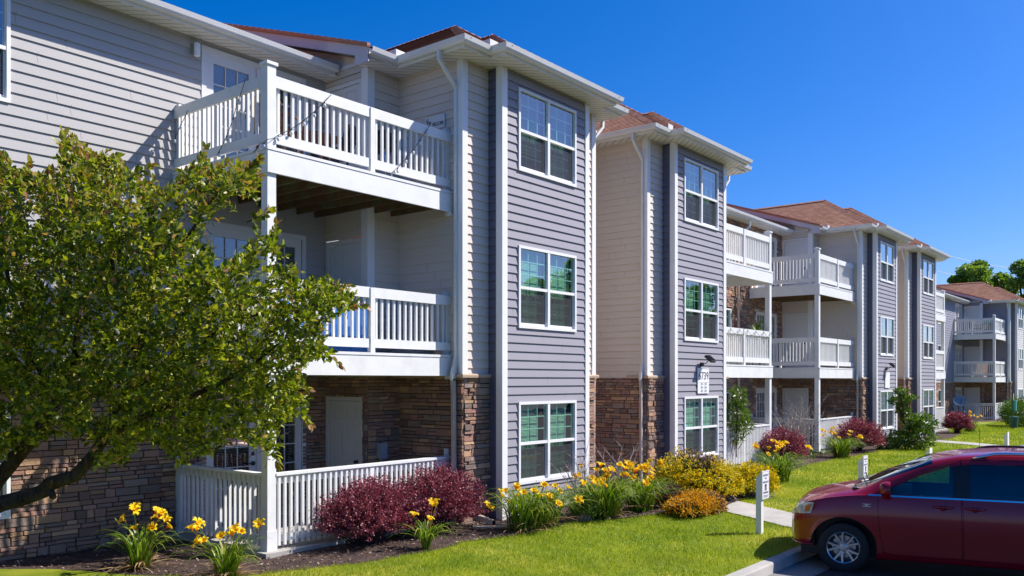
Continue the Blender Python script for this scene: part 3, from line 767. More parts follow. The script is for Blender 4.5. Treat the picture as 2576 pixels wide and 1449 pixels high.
        def run(a, b, n, along):
            for k in range(n):
                q = a + (b-a)*(k+.62)/(n+.2) + R.uniform(-.004, .004)
                spots.append((q, PY+bt, bz0) if along == 'x' else (PX+bt, q, bz0))
        nx = 14 if fi else 17
        run(xs, mx-.045, nx, 'x'); run(mx+.045, xe-.08, nx-1, 'x')
        s2 = []; keep = spots; spots = s2
        def run2(a, b, n):
            for k in range(n): s2.append((PX+bt, a+(b-a)*(k+.62)/(n+.2)+R.uniform(-.004, .004), bz0))
        if fi: run2(ys, PY+1.33, 10); run2(PY+1.41, ye_-.085, 8)
        else: run2(ys, ye_-.085, 18)
        spots = keep + s2
        rest = MB(X)
        h = .78 if fi else 1.0
        for sp_ in spots:
            if budget[0] > 0 and not far: inst(BD[bk_], 'baluster', X(sp_), rail); budget[0] -= 1
            else: rest.box(sp_[0]-.019, sp_[0]+.019, sp_[1]-.019, sp_[1]+.019, sp_[2], sp_[2]+h)
        if rest.v: tag(rest.build('baluster', M['rail_paint'], rail), kind='stuff')
        # closet door
        if side == 0 or far:
            cd = MB(X); casing(cd, frc, d0, d1, zf, zf+2.04, .075, .03); six_panel(cd, frc, d0+.01, d1-.01, zf+.01, zf+2.03)
            if fi: cd.fbox(frc, -.0, Lc-.13, .024, .034, zf+2.36, zf+2.42) if fi == 2 else None
            o_ = cd.build('closet_door', M['door_white'], bld)
            kn = MB(X); c_ = frP(frc, d1-.07, .05, zf+.95); kn.box(c_[0]-.03, c_[0]+.03, c_[1]-.025, c_[1]+.025, c_[2]-.025, c_[2]+.025); kn.build('door_handle', M['dark_metal'], o_)
    # slab under the stack
    sl = MB(X); sl.box(PX-.12, TX0-.06, PY-.14, WY-.06, -.30, 0.0); sl.build('patio_slab', M['concrete'], bld)

def building(label, ox, oy, oz, cfg, seed):
    base = (ox+16.275, oy+TY, oz)
    b = thing('apartment_building', label, 'building', base)
    b['group'] = 'apartment buildings along the lawn'
    XL = lambda p: (p[0]-16.275, p[1]-TY, p[2])
    XR = lambda p: (16.275-p[0], p[1]-TY, p[2])
    budget = [100]
    half(b, XL, cfg, 0, budget, seed); half(b, XR, cfg, 1, budget, seed+50)
    return b
BA = building('nearest grey apartment building with a tree before its left wall and two dark bay towers', 0, 0, 0,
    dict(xl=(0.0, 6.65), main='siding_greige', flank='siding_beige', bay='siding_slate', stone_all=False, wx=(3.06, None)), 1)
BB = building('middle apartment building, its wall beside the balconies stone clad to the eaves', 22.06, 0, 0,
    dict(xl=(3.86, 6.65), main='siding_beige', flank='siding_beige', bay='siding_slate', stone_all=True, wx=(3.94+.0, None)), 2)
BC = building('farthest apartment building, blue grey main wall and pale sided bay, at the right edge', 56.72, .6, -.2,
    dict(xl=(-6.0, -2), main='siding_blue_grey', flank='siding_slate', bay='siding_pale', stone_all=False, wx=(2.95, None), far=True), 3)
# ------------------------------------------------------------------ ground
CURB_Y = 4.96
def gz(x, y):      # lawn falls gently from the buildings to the kerb
    t = min(1, max(0, (y-CURB_Y)/3.6)); base = -.18 + .12*t
    if x > 45: base -= min(1, (x-45)/12)*.12
    return base
BED = [(p.x, p.y) for p in (on_ground(u, v, -.09) for u, v in ((-300, 1437), (160, 1437), (330, 1452), (560, 1462), (810, 1433), (916, 1423), (1017, 1403), (1116, 1386), (1166, 1369), (1327, 1348), (1438, 1319), (1578, 1306), (1688, 1293), (1808, 1281)))]
BED += [(p.x, p.y) for p in (on_ground(u, v, -.07) for u, v in ((1850, 1262), (1940, 1225), (1992, 1183), (2065, 1163), (2152, 1148), (2225, 1133)))]
BED += [(37.2, 8.7), (38.6, 8.6), (40.5, 8.5), (44.2, 8.9), (45.0, 9.6), (47.4, 10.0), (49, 12.8), (58.0, 13.2), (61.5, 9.6), (64, 9.4), (70, 9.4), (140, 9.6)]
def bed_y(x):
    if x <= BED[0][0]: return BED[0][1]
    for (a, b) in zip(BED, BED[1:]):
        if a[0] <= x <= b[0] and b[0] > a[0]: return a[1]+(b[1]-a[1])*(x-a[0])/(b[0]-a[0])
    return BED[-1][1]
xsL = sorted(set([-40, -20, -8] + [round(-4+.25*k, 3) for k in range(0, 208)] + [50, 55, 60, 65, 70, 80, 100, 140]))
lw = MB(); mu = MB(); NR = 8
for a, b in zip(xsL, xsL[1:]):
    for k in range(NR):
        q = lambda x, t: (x, CURB_Y+(bed_y(x)-CURB_Y)*t, gz(x, CURB_Y+(bed_y(x)-CURB_Y)*t))
        lw.quad(q(a, k/NR), q(b, k/NR), q(b, (k+1)/NR), q(a, (k+1)/NR))
    for k in range(6):
        q = lambda x, t: (x, bed_y(x)+(13.6-bed_y(x))*t, gz(x, 9)+.012*math.sin(x*3+t*9)*(0 < t < 1))
        mu.quad(q(a, k/6), q(b, k/6), q(b, (k+1)/6), q(a, (k+1)/6))
tag(lw.build('lawn', M['lawn_soil']), kind='structure'); tag(mu.build('mulch_bed', M['mulch_soil']), kind='structure')
g = MB(); g.quad((-800, -800, -.6), (1500, -800, -.6), (1500, 1500, -.6), (-800, 1500, -.6)); tag(g.build('ground', M['far_ground']), kind='structure')
g = MB(); g.quad((-60, -45, -.334), (160, -45, -.334), (160, 4.30, -.334), (-60, 4.30, -.334)); tag(g.build('parking_lot', M['asphalt']), kind='structure')
g = MB()
kp = [(-60, 4.30, -.33), (-60, 4.79, -.315), (-60, 4.81, -.20), (-60, 4.83, -.178), (-60, 4.97, -.170), (-60, 4.975, -.4)]
pr = [(p[1], p[2]) for p in kp]
X = [-60] + [k*3.05 for k in range(-10, 40)] + [150]
for x0, x1 in zip(X, X[1:]):
    for (a, b) in zip(pr, pr[1:]): g.quad((x0+.004, a[0], a[1]), (x1-.004, a[0], a[1]), (x1-.004, b[0], b[1]), (x0+.004, b[0], b[1]), 1 if a[0] < 4.5 else 0)
    g.quad((x0, 4.3, -.345), (x1, 4.3, -.345), (x1, 4.96, -.345), (x0, 4.96, -.345), 0)
tag(g.build('kerb', [M['concrete'], M['gutter_concrete']]), kind='structure')
PATHS = []
def walk(path, w, name='path'):
    m = MB()
    for (a, b) in zip(path, path[1:]):
        dx, dy = b[0]-a[0], b[1]-a[1]; n = max(1, int(math.hypot(dx, dy)/1.4))
        for k in range(n):
            p = (a[0]+dx*k/n, a[1]+dy*k/n); q = (a[0]+dx*(k+1)/n, a[1]+dy*(k+1)/n); g_ = .006/max(.01, math.hypot(dx, dy)/n)
            p2 = (p[0]+(q[0]-p[0])*g_, p[1]+(q[1]-p[1])*g_)
            wa = w(p2[1]); wb = w(q[1])
            V = [(p2[0]-wa, p2[1], gz(*p2)+.022), (p2[0]+wa, p2[1], gz(*p2)+.022), (q[0]+wb, q[1], gz(*q)+.022), (q[0]-wb, q[1], gz(*q)+.022)]
            V += [(v[0], v[1], v[2]-.1) for v in V]
            m.add(V, [[0,1,2,3],[0,4,5,1],[1,5,6,2],[2,6,7,3],[3,7,4,0]])
    tag(m.build(name, M['concrete']), kind='structure'); PATHS.append((path, w))
walk([(15.15, 4.99), (15.35, 5.8), (15.75, 6.6), (16.15, 7.6), (16.25, 9.4), (16.27, 11.6)], lambda y: .62)
walk([(37.2, 4.99), (37.4, 6.0), (37.9, 7.6), (38.3, 9.4), (38.33, 11.6)], lambda y: .62)
def on_path(x, y, pad=.0):
    for path, w in PATHS:
        for a, b in zip(path, path[1:]):
            if a[1] <= y <= b[1]:
                cx = a[0]+(b[0]-a[0])*(y-a[1])/(b[1]-a[1])
                if abs(x-cx) < w(y)+pad: return True
    return False
# ------------------------------------------------------------------ foliage builders
def unit(v): return v/np.maximum(np.linalg.norm(v, axis=-1, keepdims=True), 1e-9)
def leaf_geo(P, A, L, wr=.42, fold=.25, flat=None):
    """one four-cornered leaf per row: folded along its midrib"""
    n = len(P); A = unit(A); R = RNG.normal(size=(n, 3))
    if flat is not None: R = R*(1-flat) + np.array([0, 0, 1.0])*flat*2.2
    S = unit(np.cross(A, R)); N = np.cross(S, A); L = np.asarray(L).reshape(-1, 1)
    m = P + A*L*.48
    V = np.stack([P, m + S*L*wr + N*L*fold*wr, P + A*L - N*L*.10, m - S*L*wr + N*L*fold*wr], 1).reshape(-1, 3)
    F = np.arange(n*4).reshape(-1, 4)
    return V, F
def leaf2_geo(P, A, L, wr=.34, fold=.35, curl=.15):
    """two-sided folded leaf with separate halves sharing the midrib and a drooping tip"""
    n = len(P); A = unit(A); R = RNG.normal(size=(n, 3)) + np.array([0, 0, .8])
    S = unit(np.cross(A, R)); N = np.cross(S, A); L = np.asarray(L).reshape(-1, 1)
    V = np.stack([P, P+A*L*.33+S*L*wr+N*L*fold*wr, P+A*L*.70+S*L*wr*.75+N*L*(fold*wr*.7-curl*.4), P+A*L-N*L*curl,
                  P+A*L*.70-S*L*wr*.75+N*L*(fold*wr*.7-curl*.4), P+A*L*.33-S*L*wr+N*L*fold*wr, P+A*L*.5-N*L*curl*.25], 1).reshape(-1, 3)
    b = np.arange(n)[:, None]*7
    F = np.concatenate([b+np.array([[0, 1, 2, 6]]), b+np.array([[6, 2, 3, 4]]), b+np.array([[0, 6, 4, 5]])], 0)
    return V, F
def rnd_dir(n, up=0.0):
    d = RNG.normal(size=(n, 3)); d[:, 2] += up; return unit(d)

def shoots_shrub(name, label, cat, loc, rx, ry, h, mat, nshoot=700, per=22, leaf=.026, wr=.42, spiky=.16, inner=None, group=None, base_r=.15, lobes=None, patches=None, stem_mat='twig_dark', low=.12, start=.5):
    """stems fan out from the base and carry leaves along their outer part"""
    root = thing(name, label, cat, loc, 0, group)
    az = RNG.uniform(0, 2*math.pi, nshoot); ct = RNG.uniform(-.25, 1, nshoot); st = np.sqrt(1-ct**2)
    D = np.stack([st*np.cos(az), st*np.sin(az), ct], 1)
    lob = 1 + .10*np.sin(az*3+loc[0])*st + .08*np.sin(az*5+1.3+loc[1])*st + .06*np.sin(ct*7+az*2)
    k = lob*(1 + RNG.normal(0, spiky*.5, nshoot))*1.0
    k = np.minimum(k, 1.28)
    cz = h*.44
    tip = np.stack([D[:, 0]*rx*k, D[:, 1]*ry*k, cz + D[:, 2]*(h-cz)*k], 1); tip[:, 2] = np.maximum(tip[:, 2], low*h)
    if lobes:
        li = RNG.integers(0, len(lobes), nshoot); off = np.array(lobes)[li]; tip = tip*off[:, 3:4] + off[:, :3]
    b = np.stack([RNG.normal(0, base_r*.4, nshoot), RNG.normal(0, base_r*.4, nshoot), np.zeros(nshoot)], 1)
    if lobes: b = b + off[:, :3]*np.array([.8, .8, 0])
    mid = b + (tip-b)*.45 + np.array([0, 0, 1])*h*.10
    t = RNG.uniform(start, 1.0, (nshoot, per)) ** .8
    T = t[..., None]
    P = (1-T)**2*b[:, None] + 2*T*(1-T)*mid[:, None] + T**2*tip[:, None]
    A = unit(2*(1-T)*(mid-b)[:, None] + 2*T*(tip-mid)[:, None]) + RNG.normal(0, .75, (nshoot, per, 3))
    P = P + RNG.normal(0, leaf*.55, P.shape); P[..., 2] = np.maximum(P[..., 2], .02)
    P = P.reshape(-1, 3); A = A.reshape(-1, 3); L = RNG.uniform(.65, 1.3, len(P))*leaf
    V, F = leaf_geo(P, A, L, wr)
    mats = [M[mat]]; mi = np.zeros(len(F), int)
    if patches:
        for q, (px_, py_, pz_, pr_, pm) in enumerate(patches):
            mats.append(M[pm]); d = np.linalg.norm(P-np.array([px_, py_, pz_]), axis=1) + RNG.normal(0, pr_*.18, len(P)); mi[d < pr_] = len(mats)-1
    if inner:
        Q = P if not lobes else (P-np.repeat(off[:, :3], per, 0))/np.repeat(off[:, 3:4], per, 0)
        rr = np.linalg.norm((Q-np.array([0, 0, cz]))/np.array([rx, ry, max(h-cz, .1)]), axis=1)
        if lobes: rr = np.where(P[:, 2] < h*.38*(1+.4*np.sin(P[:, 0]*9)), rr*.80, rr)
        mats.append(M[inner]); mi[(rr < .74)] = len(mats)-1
    np_mesh('foliage', V, F, mats, root, mi)
    s = MB()
    for i in range(0, nshoot, max(1, nshoot//70)):
        pts = [tuple((1-q)**2*b[i]+2*q*(1-q)*mid[i]+q*q*tip[i]) for q in (0, .3, .6, .92)]
        s.tube(pts, [.009, .007, .005, .002], 4)
    s.build('stem', M[stem_mat], root)
    return root

def bare_shrub(name, label, loc, h, w, n=40, seed=1, mat='twig', buds=0, group=None):
    root = thing(name, label, 'shrub', loc, 0, group); s = MB(); R = random.Random(seed); tips = []
    def br(p, d, L, r, dep):
        pts = [p]; q = Vector(p); dd = Vector(d)
        for i in range(4):
            dd = (dd + Vector((R.gauss(0, .13), R.gauss(0, .13), R.gauss(0, .08)))).normalized(); q = q + dd*L/4; pts.append(q.copy())
        s.tube(pts, [r, r*.8, r*.65, r*.5, r*.3], 4, cap=False); tips.append(pts[-1])
        if dep:
            for i in range(R.choice((2, 3, 3))):
                k = R.choice((1, 2, 3)); a = Vector((R.gauss(0, .5), R.gauss(0, .5), R.gauss(.15, .3)))
                br(pts[k], (dd+a).normalized(), L*R.uniform(.4, .62), r*.5, dep-1)
    for i in range(n):
        a = R.uniform(0, 6.283); sp = R.uniform(0, w)
        d = Vector((math.cos(a)*sp, math.sin(a)*sp, h)).normalized()
        br(Vector((math.cos(a)*.05, math.sin(a)*.05, 0)), d, h*R.uniform(.55, .95), .014, 2)
    s.build('branch', M[mat], root)
    if buds:
        P = np.array([tuple(R.choice(tips)) for _ in range(buds)]) + RNG.normal(0, .03, (buds, 3))
        V, F = leaf_geo(P, rnd_dir(buds), np.full(buds, .03)); np_mesh('leaf', V, F, M['gold_leaf'], root)
    return root

# ------------------------------------------------------------------ day lilies
def flower_data():
    D = []
    for var in range(3):
        m = MB(); R = random.Random(40+var); op = (.062, .055, .045)[var]
        for k in range(6):
            a = k*math.pi/3 + R.uniform(-.1, .1); ca, sa = math.cos(a), math.sin(a)
            w = (.026 if k % 2 else .020); L = []
            for (r, z, ww, mi) in ((.004, 0, .006, 1), (.016, .028, .014, 1), (.036*op/.06, .052, w, 0), (op, .060, w*.92, 0), (op*1.25, .050-.008*R.random(), .004, 0)):
                L.append(((r*ca-ww*sa*.5*1.6, r*sa+ww*ca*.5*1.6, z), (r*ca, r*sa, z-.006), (r*ca+ww*sa*.5*1.6, r*sa-ww*ca*.5*1.6, z), mi))
            for (p, q) in zip(L, L[1:]):
                m.quad(p[0], p[1], q[1], q[0], q[3]); m.quad(p[1], p[2], q[2], q[1], q[3])
        for k in range(5):
            a = k*1.25; m.tube([(0, 0, .02), (.014*math.cos(a), .014*math.sin(a), .062)], .0012, 3, 1)
        o = m.build('flower', [M['lily_petal'], M['lily_throat']]); D.append(o.data); bpy.data.objects.remove(o)
    return D
FD = flower_data()
def daylily(label, loc, spread=.16, h=.55, blades=110, stems=8, dry=.15, seed=1, fl_h=.72, elong=0, lean=None):
    root = thing('daylily', label, 'flower clump', loc, 0, 'yellow day lilies in the beds'); R = random.Random(seed)
    for matn, nb in (('lily_leaf', int(blades*(1-dry))), ('lily_dry', int(blades*dry))):
        V = []; F = []
        for i in range(nb):
            a = R.uniform(0, 6.283); r0 = R.random()**.5*spread; bx, by = math.cos(a)*r0*.6 + R.uniform(-elong, elong), math.sin(a)*r0*.6
            a2 = a + R.gauss(0, .5); L = h*R.uniform(.8, 1.75); dryf = matn == 'lily_dry'
            out = L*R.uniform(.45, 1.0) if not dryf else L*R.uniform(.3, .8); up = h*R.uniform(.85, 1.55) if not dryf else h*R.uniform(.10, .45)
            w = R.uniform(.009, .016); dx, dy = math.cos(a2), math.sin(a2); n = 7; b0 = len(V); tw = R.uniform(-.4, .4)
            for j in range(n+1):
                t = j/n; x = out*(t**1.35); z = up*math.sin(min(1, t*1.12)*math.pi*.62)/math.sin(math.pi*.5)
                z = up*(1.9*t-1.25*t*t*1.05) if t < 1 else up*(1.9-1.31)*.9
                ww = w*(1-.85*max(0, t-.35)/.65)*(1 if j < n else .1)
                sx, sy = -dy*ww, dx*ww
                V += [(bx+dx*x+sx, by+dy*x+sy, max(z, .0)+tw*ww), (bx+dx*x-sx, by+dy*x-sy, max(z, .0)-tw*ww)]
            for j in range(n): F.append([b0+2*j, b0+2*j+1, b0+2*j+3, b0+2*j+2])
        if V: np_mesh('leaf' if matn == 'lily_leaf' else 'dry_leaf', V, F, M[matn], root)
    st = MB(); flowers = []
    for i in range(stems):
        a = R.uniform(0, 6.283); x, y = R.uniform(-elong, elong)+R.uniform(-.06, .06), R.uniform(-.05, .05); lx, ly = math.cos(a)*R.uniform(.08, .12+spread*2.0), math.sin(a)*R.uniform(.05, .1+spread*1.6)
        if lean: lx, ly = lx+lean[0], ly+lean[1]
        z = fl_h*R.uniform(.62, 1.08); p = [(x, y, 0), (x+lx*.3, y+ly*.3, z*.5), (x+lx*.8, y+ly*.8, z*.88), (x+lx, y+ly, z)]
        st.tube(p, [.005, .0045, .004, .0035], 5); flowers.append(p[-1])
        for q in range(R.choice((0, 0, 1, 1, 2))):
            o_ = (R.uniform(-.07, .07), R.uniform(-.07, .07), R.uniform(-.05, .03)); e = tuple(u+v for u, v in zip(p[-1], o_)); st.tube([p[2], e], .003, 4)
            if R.random() < .55: flowers.append(e)
            else: st.tube([e, (e[0]+o_[0]*.3, e[1]+o_[1]*.3, e[2]+.03), (e[0]+o_[0]*.5, e[1]+o_[1]*.5, e[2]+.06)], [.004, .009, .002], 5)
    st.build('stem', M['lily_leaf'], root)
    for i, p in enumerate(flowers):
        f = bpy.data.objects.new('flower', FD[i % 3]); C.objects.link(f); f.parent = root; f.location = p
        f.rotation_euler = (R.uniform(.2, 1.15), R.uniform(-.3, .3), R.uniform(-2.4, 1.6)); s_ = R.uniform(.95, 1.3); f.scale = (s_, s_, s_)
    return root

def G(u, v, z=-.08):
    p = on_ground(u, v, z); return (p.x, p.y, gz(p.x, p.y))
daylily('tall yellow day lily with dry straw at its foot, leftmost clump before the stone wall', G(352, 1432), .20, .50, 120, 8, .42, 1, .74)
daylily('yellow day lily beside the near white corner post, at the bottom edge', G(570, 1458), .20, .46, 130, 7, .35, 2, .62)
daylily('slim yellow day lily in front of the two large burgundy shrubs', G(1072, 1384), .10, .38, 70, 4, .06, 3, .60)
daylily('widest yellow day lily, below the ground floor window of the nearest bay', G(1342, 1331), .36, .62, 420, 20, .20, 4, .66, .42)
daylily('tall yellow day lily crowded with blooms, right of the nearest bay', G(1525, 1303), .34, .66, 330, 22, .08, 5, .88, .16)
daylily('yellow day lily pressed against the small brown and gold juniper', G(1612, 1287), .30, .60, 280, 14, .08, 6, .86, .16)
daylily('orange yellow day lily behind the disabled parking sign', G(1958, 1212), .38, .66, 260, 13, .08, 7, .92, .1)
daylily('yellow day lily between the farther two round burgundy shrubs', G(2117, 1152), .38, .62, 260, 14, .10, 8, .85, .1)
daylily('farthest yellow day lily, beside the small burgundy shrub on the far lawn', G(2440, 1090, -.15), .35, .50, 160, 16, .06, 9, .85, .25, (-.1, .2))

shoots_shrub('barberry', 'large burgundy barberry shrub against the white ground floor railing, nearest the corner post', 'shrub', G(925, 1368), .90, .72, 1.06, 'barberry_leaf', 1300, 26, .030, lobes=[(-.22, 0, 0, .82), (.26, .05, .03, .86), (0, -.12, -.04, .92), (.1, 0, .12, .8)], group='burgundy barberry shrubs', spiky=.2)
shoots_shrub('barberry', 'large burgundy barberry shrub before the stone pier of the nearest bay tower', 'shrub', G(1098, 1340), .74, .64, 1.16, 'barberry_leaf', 1150, 26, .030, lobes=[(-.18, 0, .02, .88), (.24, .0, -.02, .86), (0, -.1, .06, .86)], group='burgundy barberry shrubs', spiky=.2)
shoots_shrub('barberry', 'round burgundy barberry shrub in front of the bare twiggy bush', 'shrub', G(1967, 1168), .78, .70, 1.02, 'barberry_leaf', 800, 22, .036, group='burgundy barberry shrubs')
shoots_shrub('barberry', 'round burgundy barberry shrub before the third bay tower, right of a day lily', 'shrub', G(2160, 1137), .86, .80, 1.12, 'barberry_leaf', 800, 22, .038, group='burgundy barberry shrubs')
shoots_shrub('barberry', 'small burgundy barberry shrub alone in its bed on the far lawn', 'shrub', G(2408, 1094, -.15), .66, .6, .98, 'barberry_leaf', 600, 20, .045, group='burgundy barberry shrubs')

g1 = G(1742, 1262)
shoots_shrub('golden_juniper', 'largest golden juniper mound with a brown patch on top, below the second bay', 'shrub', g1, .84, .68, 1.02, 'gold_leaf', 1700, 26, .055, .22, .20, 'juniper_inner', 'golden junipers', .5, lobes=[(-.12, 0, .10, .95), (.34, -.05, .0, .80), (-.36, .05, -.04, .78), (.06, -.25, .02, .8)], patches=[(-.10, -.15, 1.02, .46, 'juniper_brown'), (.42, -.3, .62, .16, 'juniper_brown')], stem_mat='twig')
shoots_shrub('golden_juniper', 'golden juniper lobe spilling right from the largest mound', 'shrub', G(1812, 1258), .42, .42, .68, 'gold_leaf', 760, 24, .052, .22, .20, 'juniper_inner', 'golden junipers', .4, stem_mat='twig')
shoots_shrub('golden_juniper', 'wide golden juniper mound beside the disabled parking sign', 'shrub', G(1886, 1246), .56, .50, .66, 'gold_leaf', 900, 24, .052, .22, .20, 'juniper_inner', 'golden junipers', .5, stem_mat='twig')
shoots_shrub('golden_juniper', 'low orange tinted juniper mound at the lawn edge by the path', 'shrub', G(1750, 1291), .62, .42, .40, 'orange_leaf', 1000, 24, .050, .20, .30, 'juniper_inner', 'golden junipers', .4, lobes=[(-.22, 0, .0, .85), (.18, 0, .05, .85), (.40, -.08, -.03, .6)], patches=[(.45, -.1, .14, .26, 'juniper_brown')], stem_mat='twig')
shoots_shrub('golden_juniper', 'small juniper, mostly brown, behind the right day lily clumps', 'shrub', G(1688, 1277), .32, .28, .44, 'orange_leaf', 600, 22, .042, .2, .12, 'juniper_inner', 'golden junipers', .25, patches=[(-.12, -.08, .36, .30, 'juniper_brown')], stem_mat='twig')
shoots_shrub('small_shrub', 'dull green low shrub between the wide lily clump and the tall one', 'shrub', G(1470, 1312), .30, .25, .50, 'shrub_leaf', 300, 16, .035, .3, .3, stem_mat='twig')

bare_shrub('bare_bush', 'leafless grey bush reaching up beside the right side of the nearest ground floor window', G(1462, 1300), 1.35, .62, 9, 3, 'twig')
bare_shrub('bare_bush', 'leafless red brown bush in the gap between the two nearest bay towers', G(1555, 1268), 1.25, .75, 12, 5, 'twig')
bare_shrub('bare_bush', 'tall leafless grey bush with a few buds in front of the middle balconies', G(2003, 1145), 1.9, .85, 42, 8, 'twig', 70)

def leafy(name, label, loc, clumps, mat, leaf, n, cat='shrub', group=None, trunk=None, wr=.36, mat_trunk='bark', tr_r=.02, up=.25):
    root = thing(name, label, cat, loc, 0, group); Vs = []; Fs = []; o = 0
    for (x, y, z, rx, ry, rz_, dens) in clumps:
        k = int(n*dens); d = rnd_dir(k); r = RNG.uniform(.35, 1.08, (k, 1))**.55
        P = np.array([x, y, z]) + d*r*np.array([rx, ry, rz_])*(1+.18*np.sin(d[:, :1]*9+x)*np.cos(d[:, 2:]*7))
        P[:, 2] = np.maximum(P[:, 2], .03)
        A = d*.7 + RNG.normal(0, .6, (k, 3)) + np.array([0, 0, up]); V, F = leaf_geo(P, A, RNG.uniform(.6, 1.3, k)*leaf, wr)
        Vs.append(V); Fs.append(F+o); o += len(V)
    np_mesh('foliage' if cat == 'shrub' else 'crown', np.concatenate(Vs), np.concatenate(Fs), M[mat], root)
    s = MB()
    for pts, r in (trunk or []): s.tube(pts, [r*(1-.6*i/(len(pts)-1)) for i in range(len(pts))], 7)
    for (x, y, z, rx, ry, rz_, dens) in clumps:
        for q in range(5): s.tube([(x*.25, y*.25, max(0, z-rz_*1.6)*.6), (x*.7, y*.7, z*.6), (x+random.uniform(-.6, .6)*rx, y+random.uniform(-.6, .6)*ry, z+random.uniform(-.2, .7)*rz_)], [tr_r, tr_r*.6, tr_r*.25], 5, cap=False)
    s.build('trunk' if cat == 'tree' else 'stem', M[mat_trunk], root)
    return root
gp = G(2285, 1132)
lsh = leafy('leafy_shrub', 'bright green broad leaved shrub with one tall shoot, between the third and fourth bay towers', gp,
      [(-.85, -.1, .24, .42, .36, .26, .12), (-.3, 0, .34, .5, .4, .34, .14), (.35, 0, .45, .62, .5, .46, .26), (.55, .1, .92, .50, .45, .36, .18), (.05, 0, 1.05, .32, .3, .26, .08), (-.15, .05, 1.42, .22, .2, .16, .05), (-.30, .05, 1.74, .36, .3, .13, .07), (.0, .0, 1.86, .30, .26, .10, .04), (-.25, 0, 2.08, .22, .2, .10, .03)], 'shrub_leaf', .095, 4600)
lsh.rotation_euler = (0, 0, HA-math.pi/2)
gp = at_depth(1852, 1040, 24.0)
leafy('bamboo_plant', 'potted bamboo like plant with narrow leaves behind the middle white railing', (gp.x, gp.y, .02),
      [(0, 0, 1.45, .34, .34, .40, .5), (.1, 0, 1.95, .22, .22, .26, .22), (.35, -.1, 1.1, .22, .2, .2, .14), (0, 0, .9, .25, .25, .3, .14)], 'shrub_leaf', .12, 1500, wr=.14, tr_r=.012)
leafy('round_hedge', 'rounded green hedge shrub at the right edge beside the farthest building', G(2562, 1075, -.2), [(-.2, 0, .75, 1.25, .9, .72, .6), (.9, .2, .85, 1.1, .9, .75, .4)], 'hedge_leaf', .075, 9000)
# small seedlings in the middle bed
sr = thing('seedling_patch', 'scattered low green seedlings in the mulch before the middle balcony', 'ground cover', G(2030, 1150)); sr['kind'] = 'stuff'
P = np.stack([RNG.uniform(-1.6, 1.6, 700), RNG.uniform(-.5, .5, 700), RNG.uniform(.02, .14, 700)], 1); V, F = leaf_geo(P, rnd_dir(700, .6), RNG.uniform(.03, .06, 700)); np_mesh('seedling', V, F, M['shrub_leaf'], sr)

# ------------------------------------------------------------------ far trees
def far_tree(label, u, v, D, r, hgt, n, leaf, seed):
    p = at_depth(u, v, D); base = (p.x, p.y, -.5); R = random.Random(seed); cl = []
    top = p.z+.5
    for i in range(26):
        a = R.uniform(0, 6.28); q = R.random()**.6; z = top + R.uniform(-1, 1)*hgt*.5; k = math.sqrt(max(.1, 1-((z-top)/(hgt*.62))**2))
        cl.append((math.cos(a)*q*r*k, math.sin(a)*q*r*k, z, r*R.uniform(.2, .36), r*R.uniform(.2, .36), r*R.uniform(.14, .26), 1/26))
    return leafy('shade_tree', label, base, cl, 'far_leaf', leaf, n, 'tree', 'trees beyond the buildings', [([(0, 0, 0), (.2, .1, top*.5), (0, 0, top+hgt*.3)], .35)], .5, tr_r=.09)
far_tree('leafy tree rising behind the roof of the farthest building', 2468, 722, 98, 3.1, 5.4, 15000, .26, 1)
far_tree('tree cut by the right edge of the picture, behind the farthest roof', 2612, 715, 92, 2.8, 4.0, 9000, .26, 2)

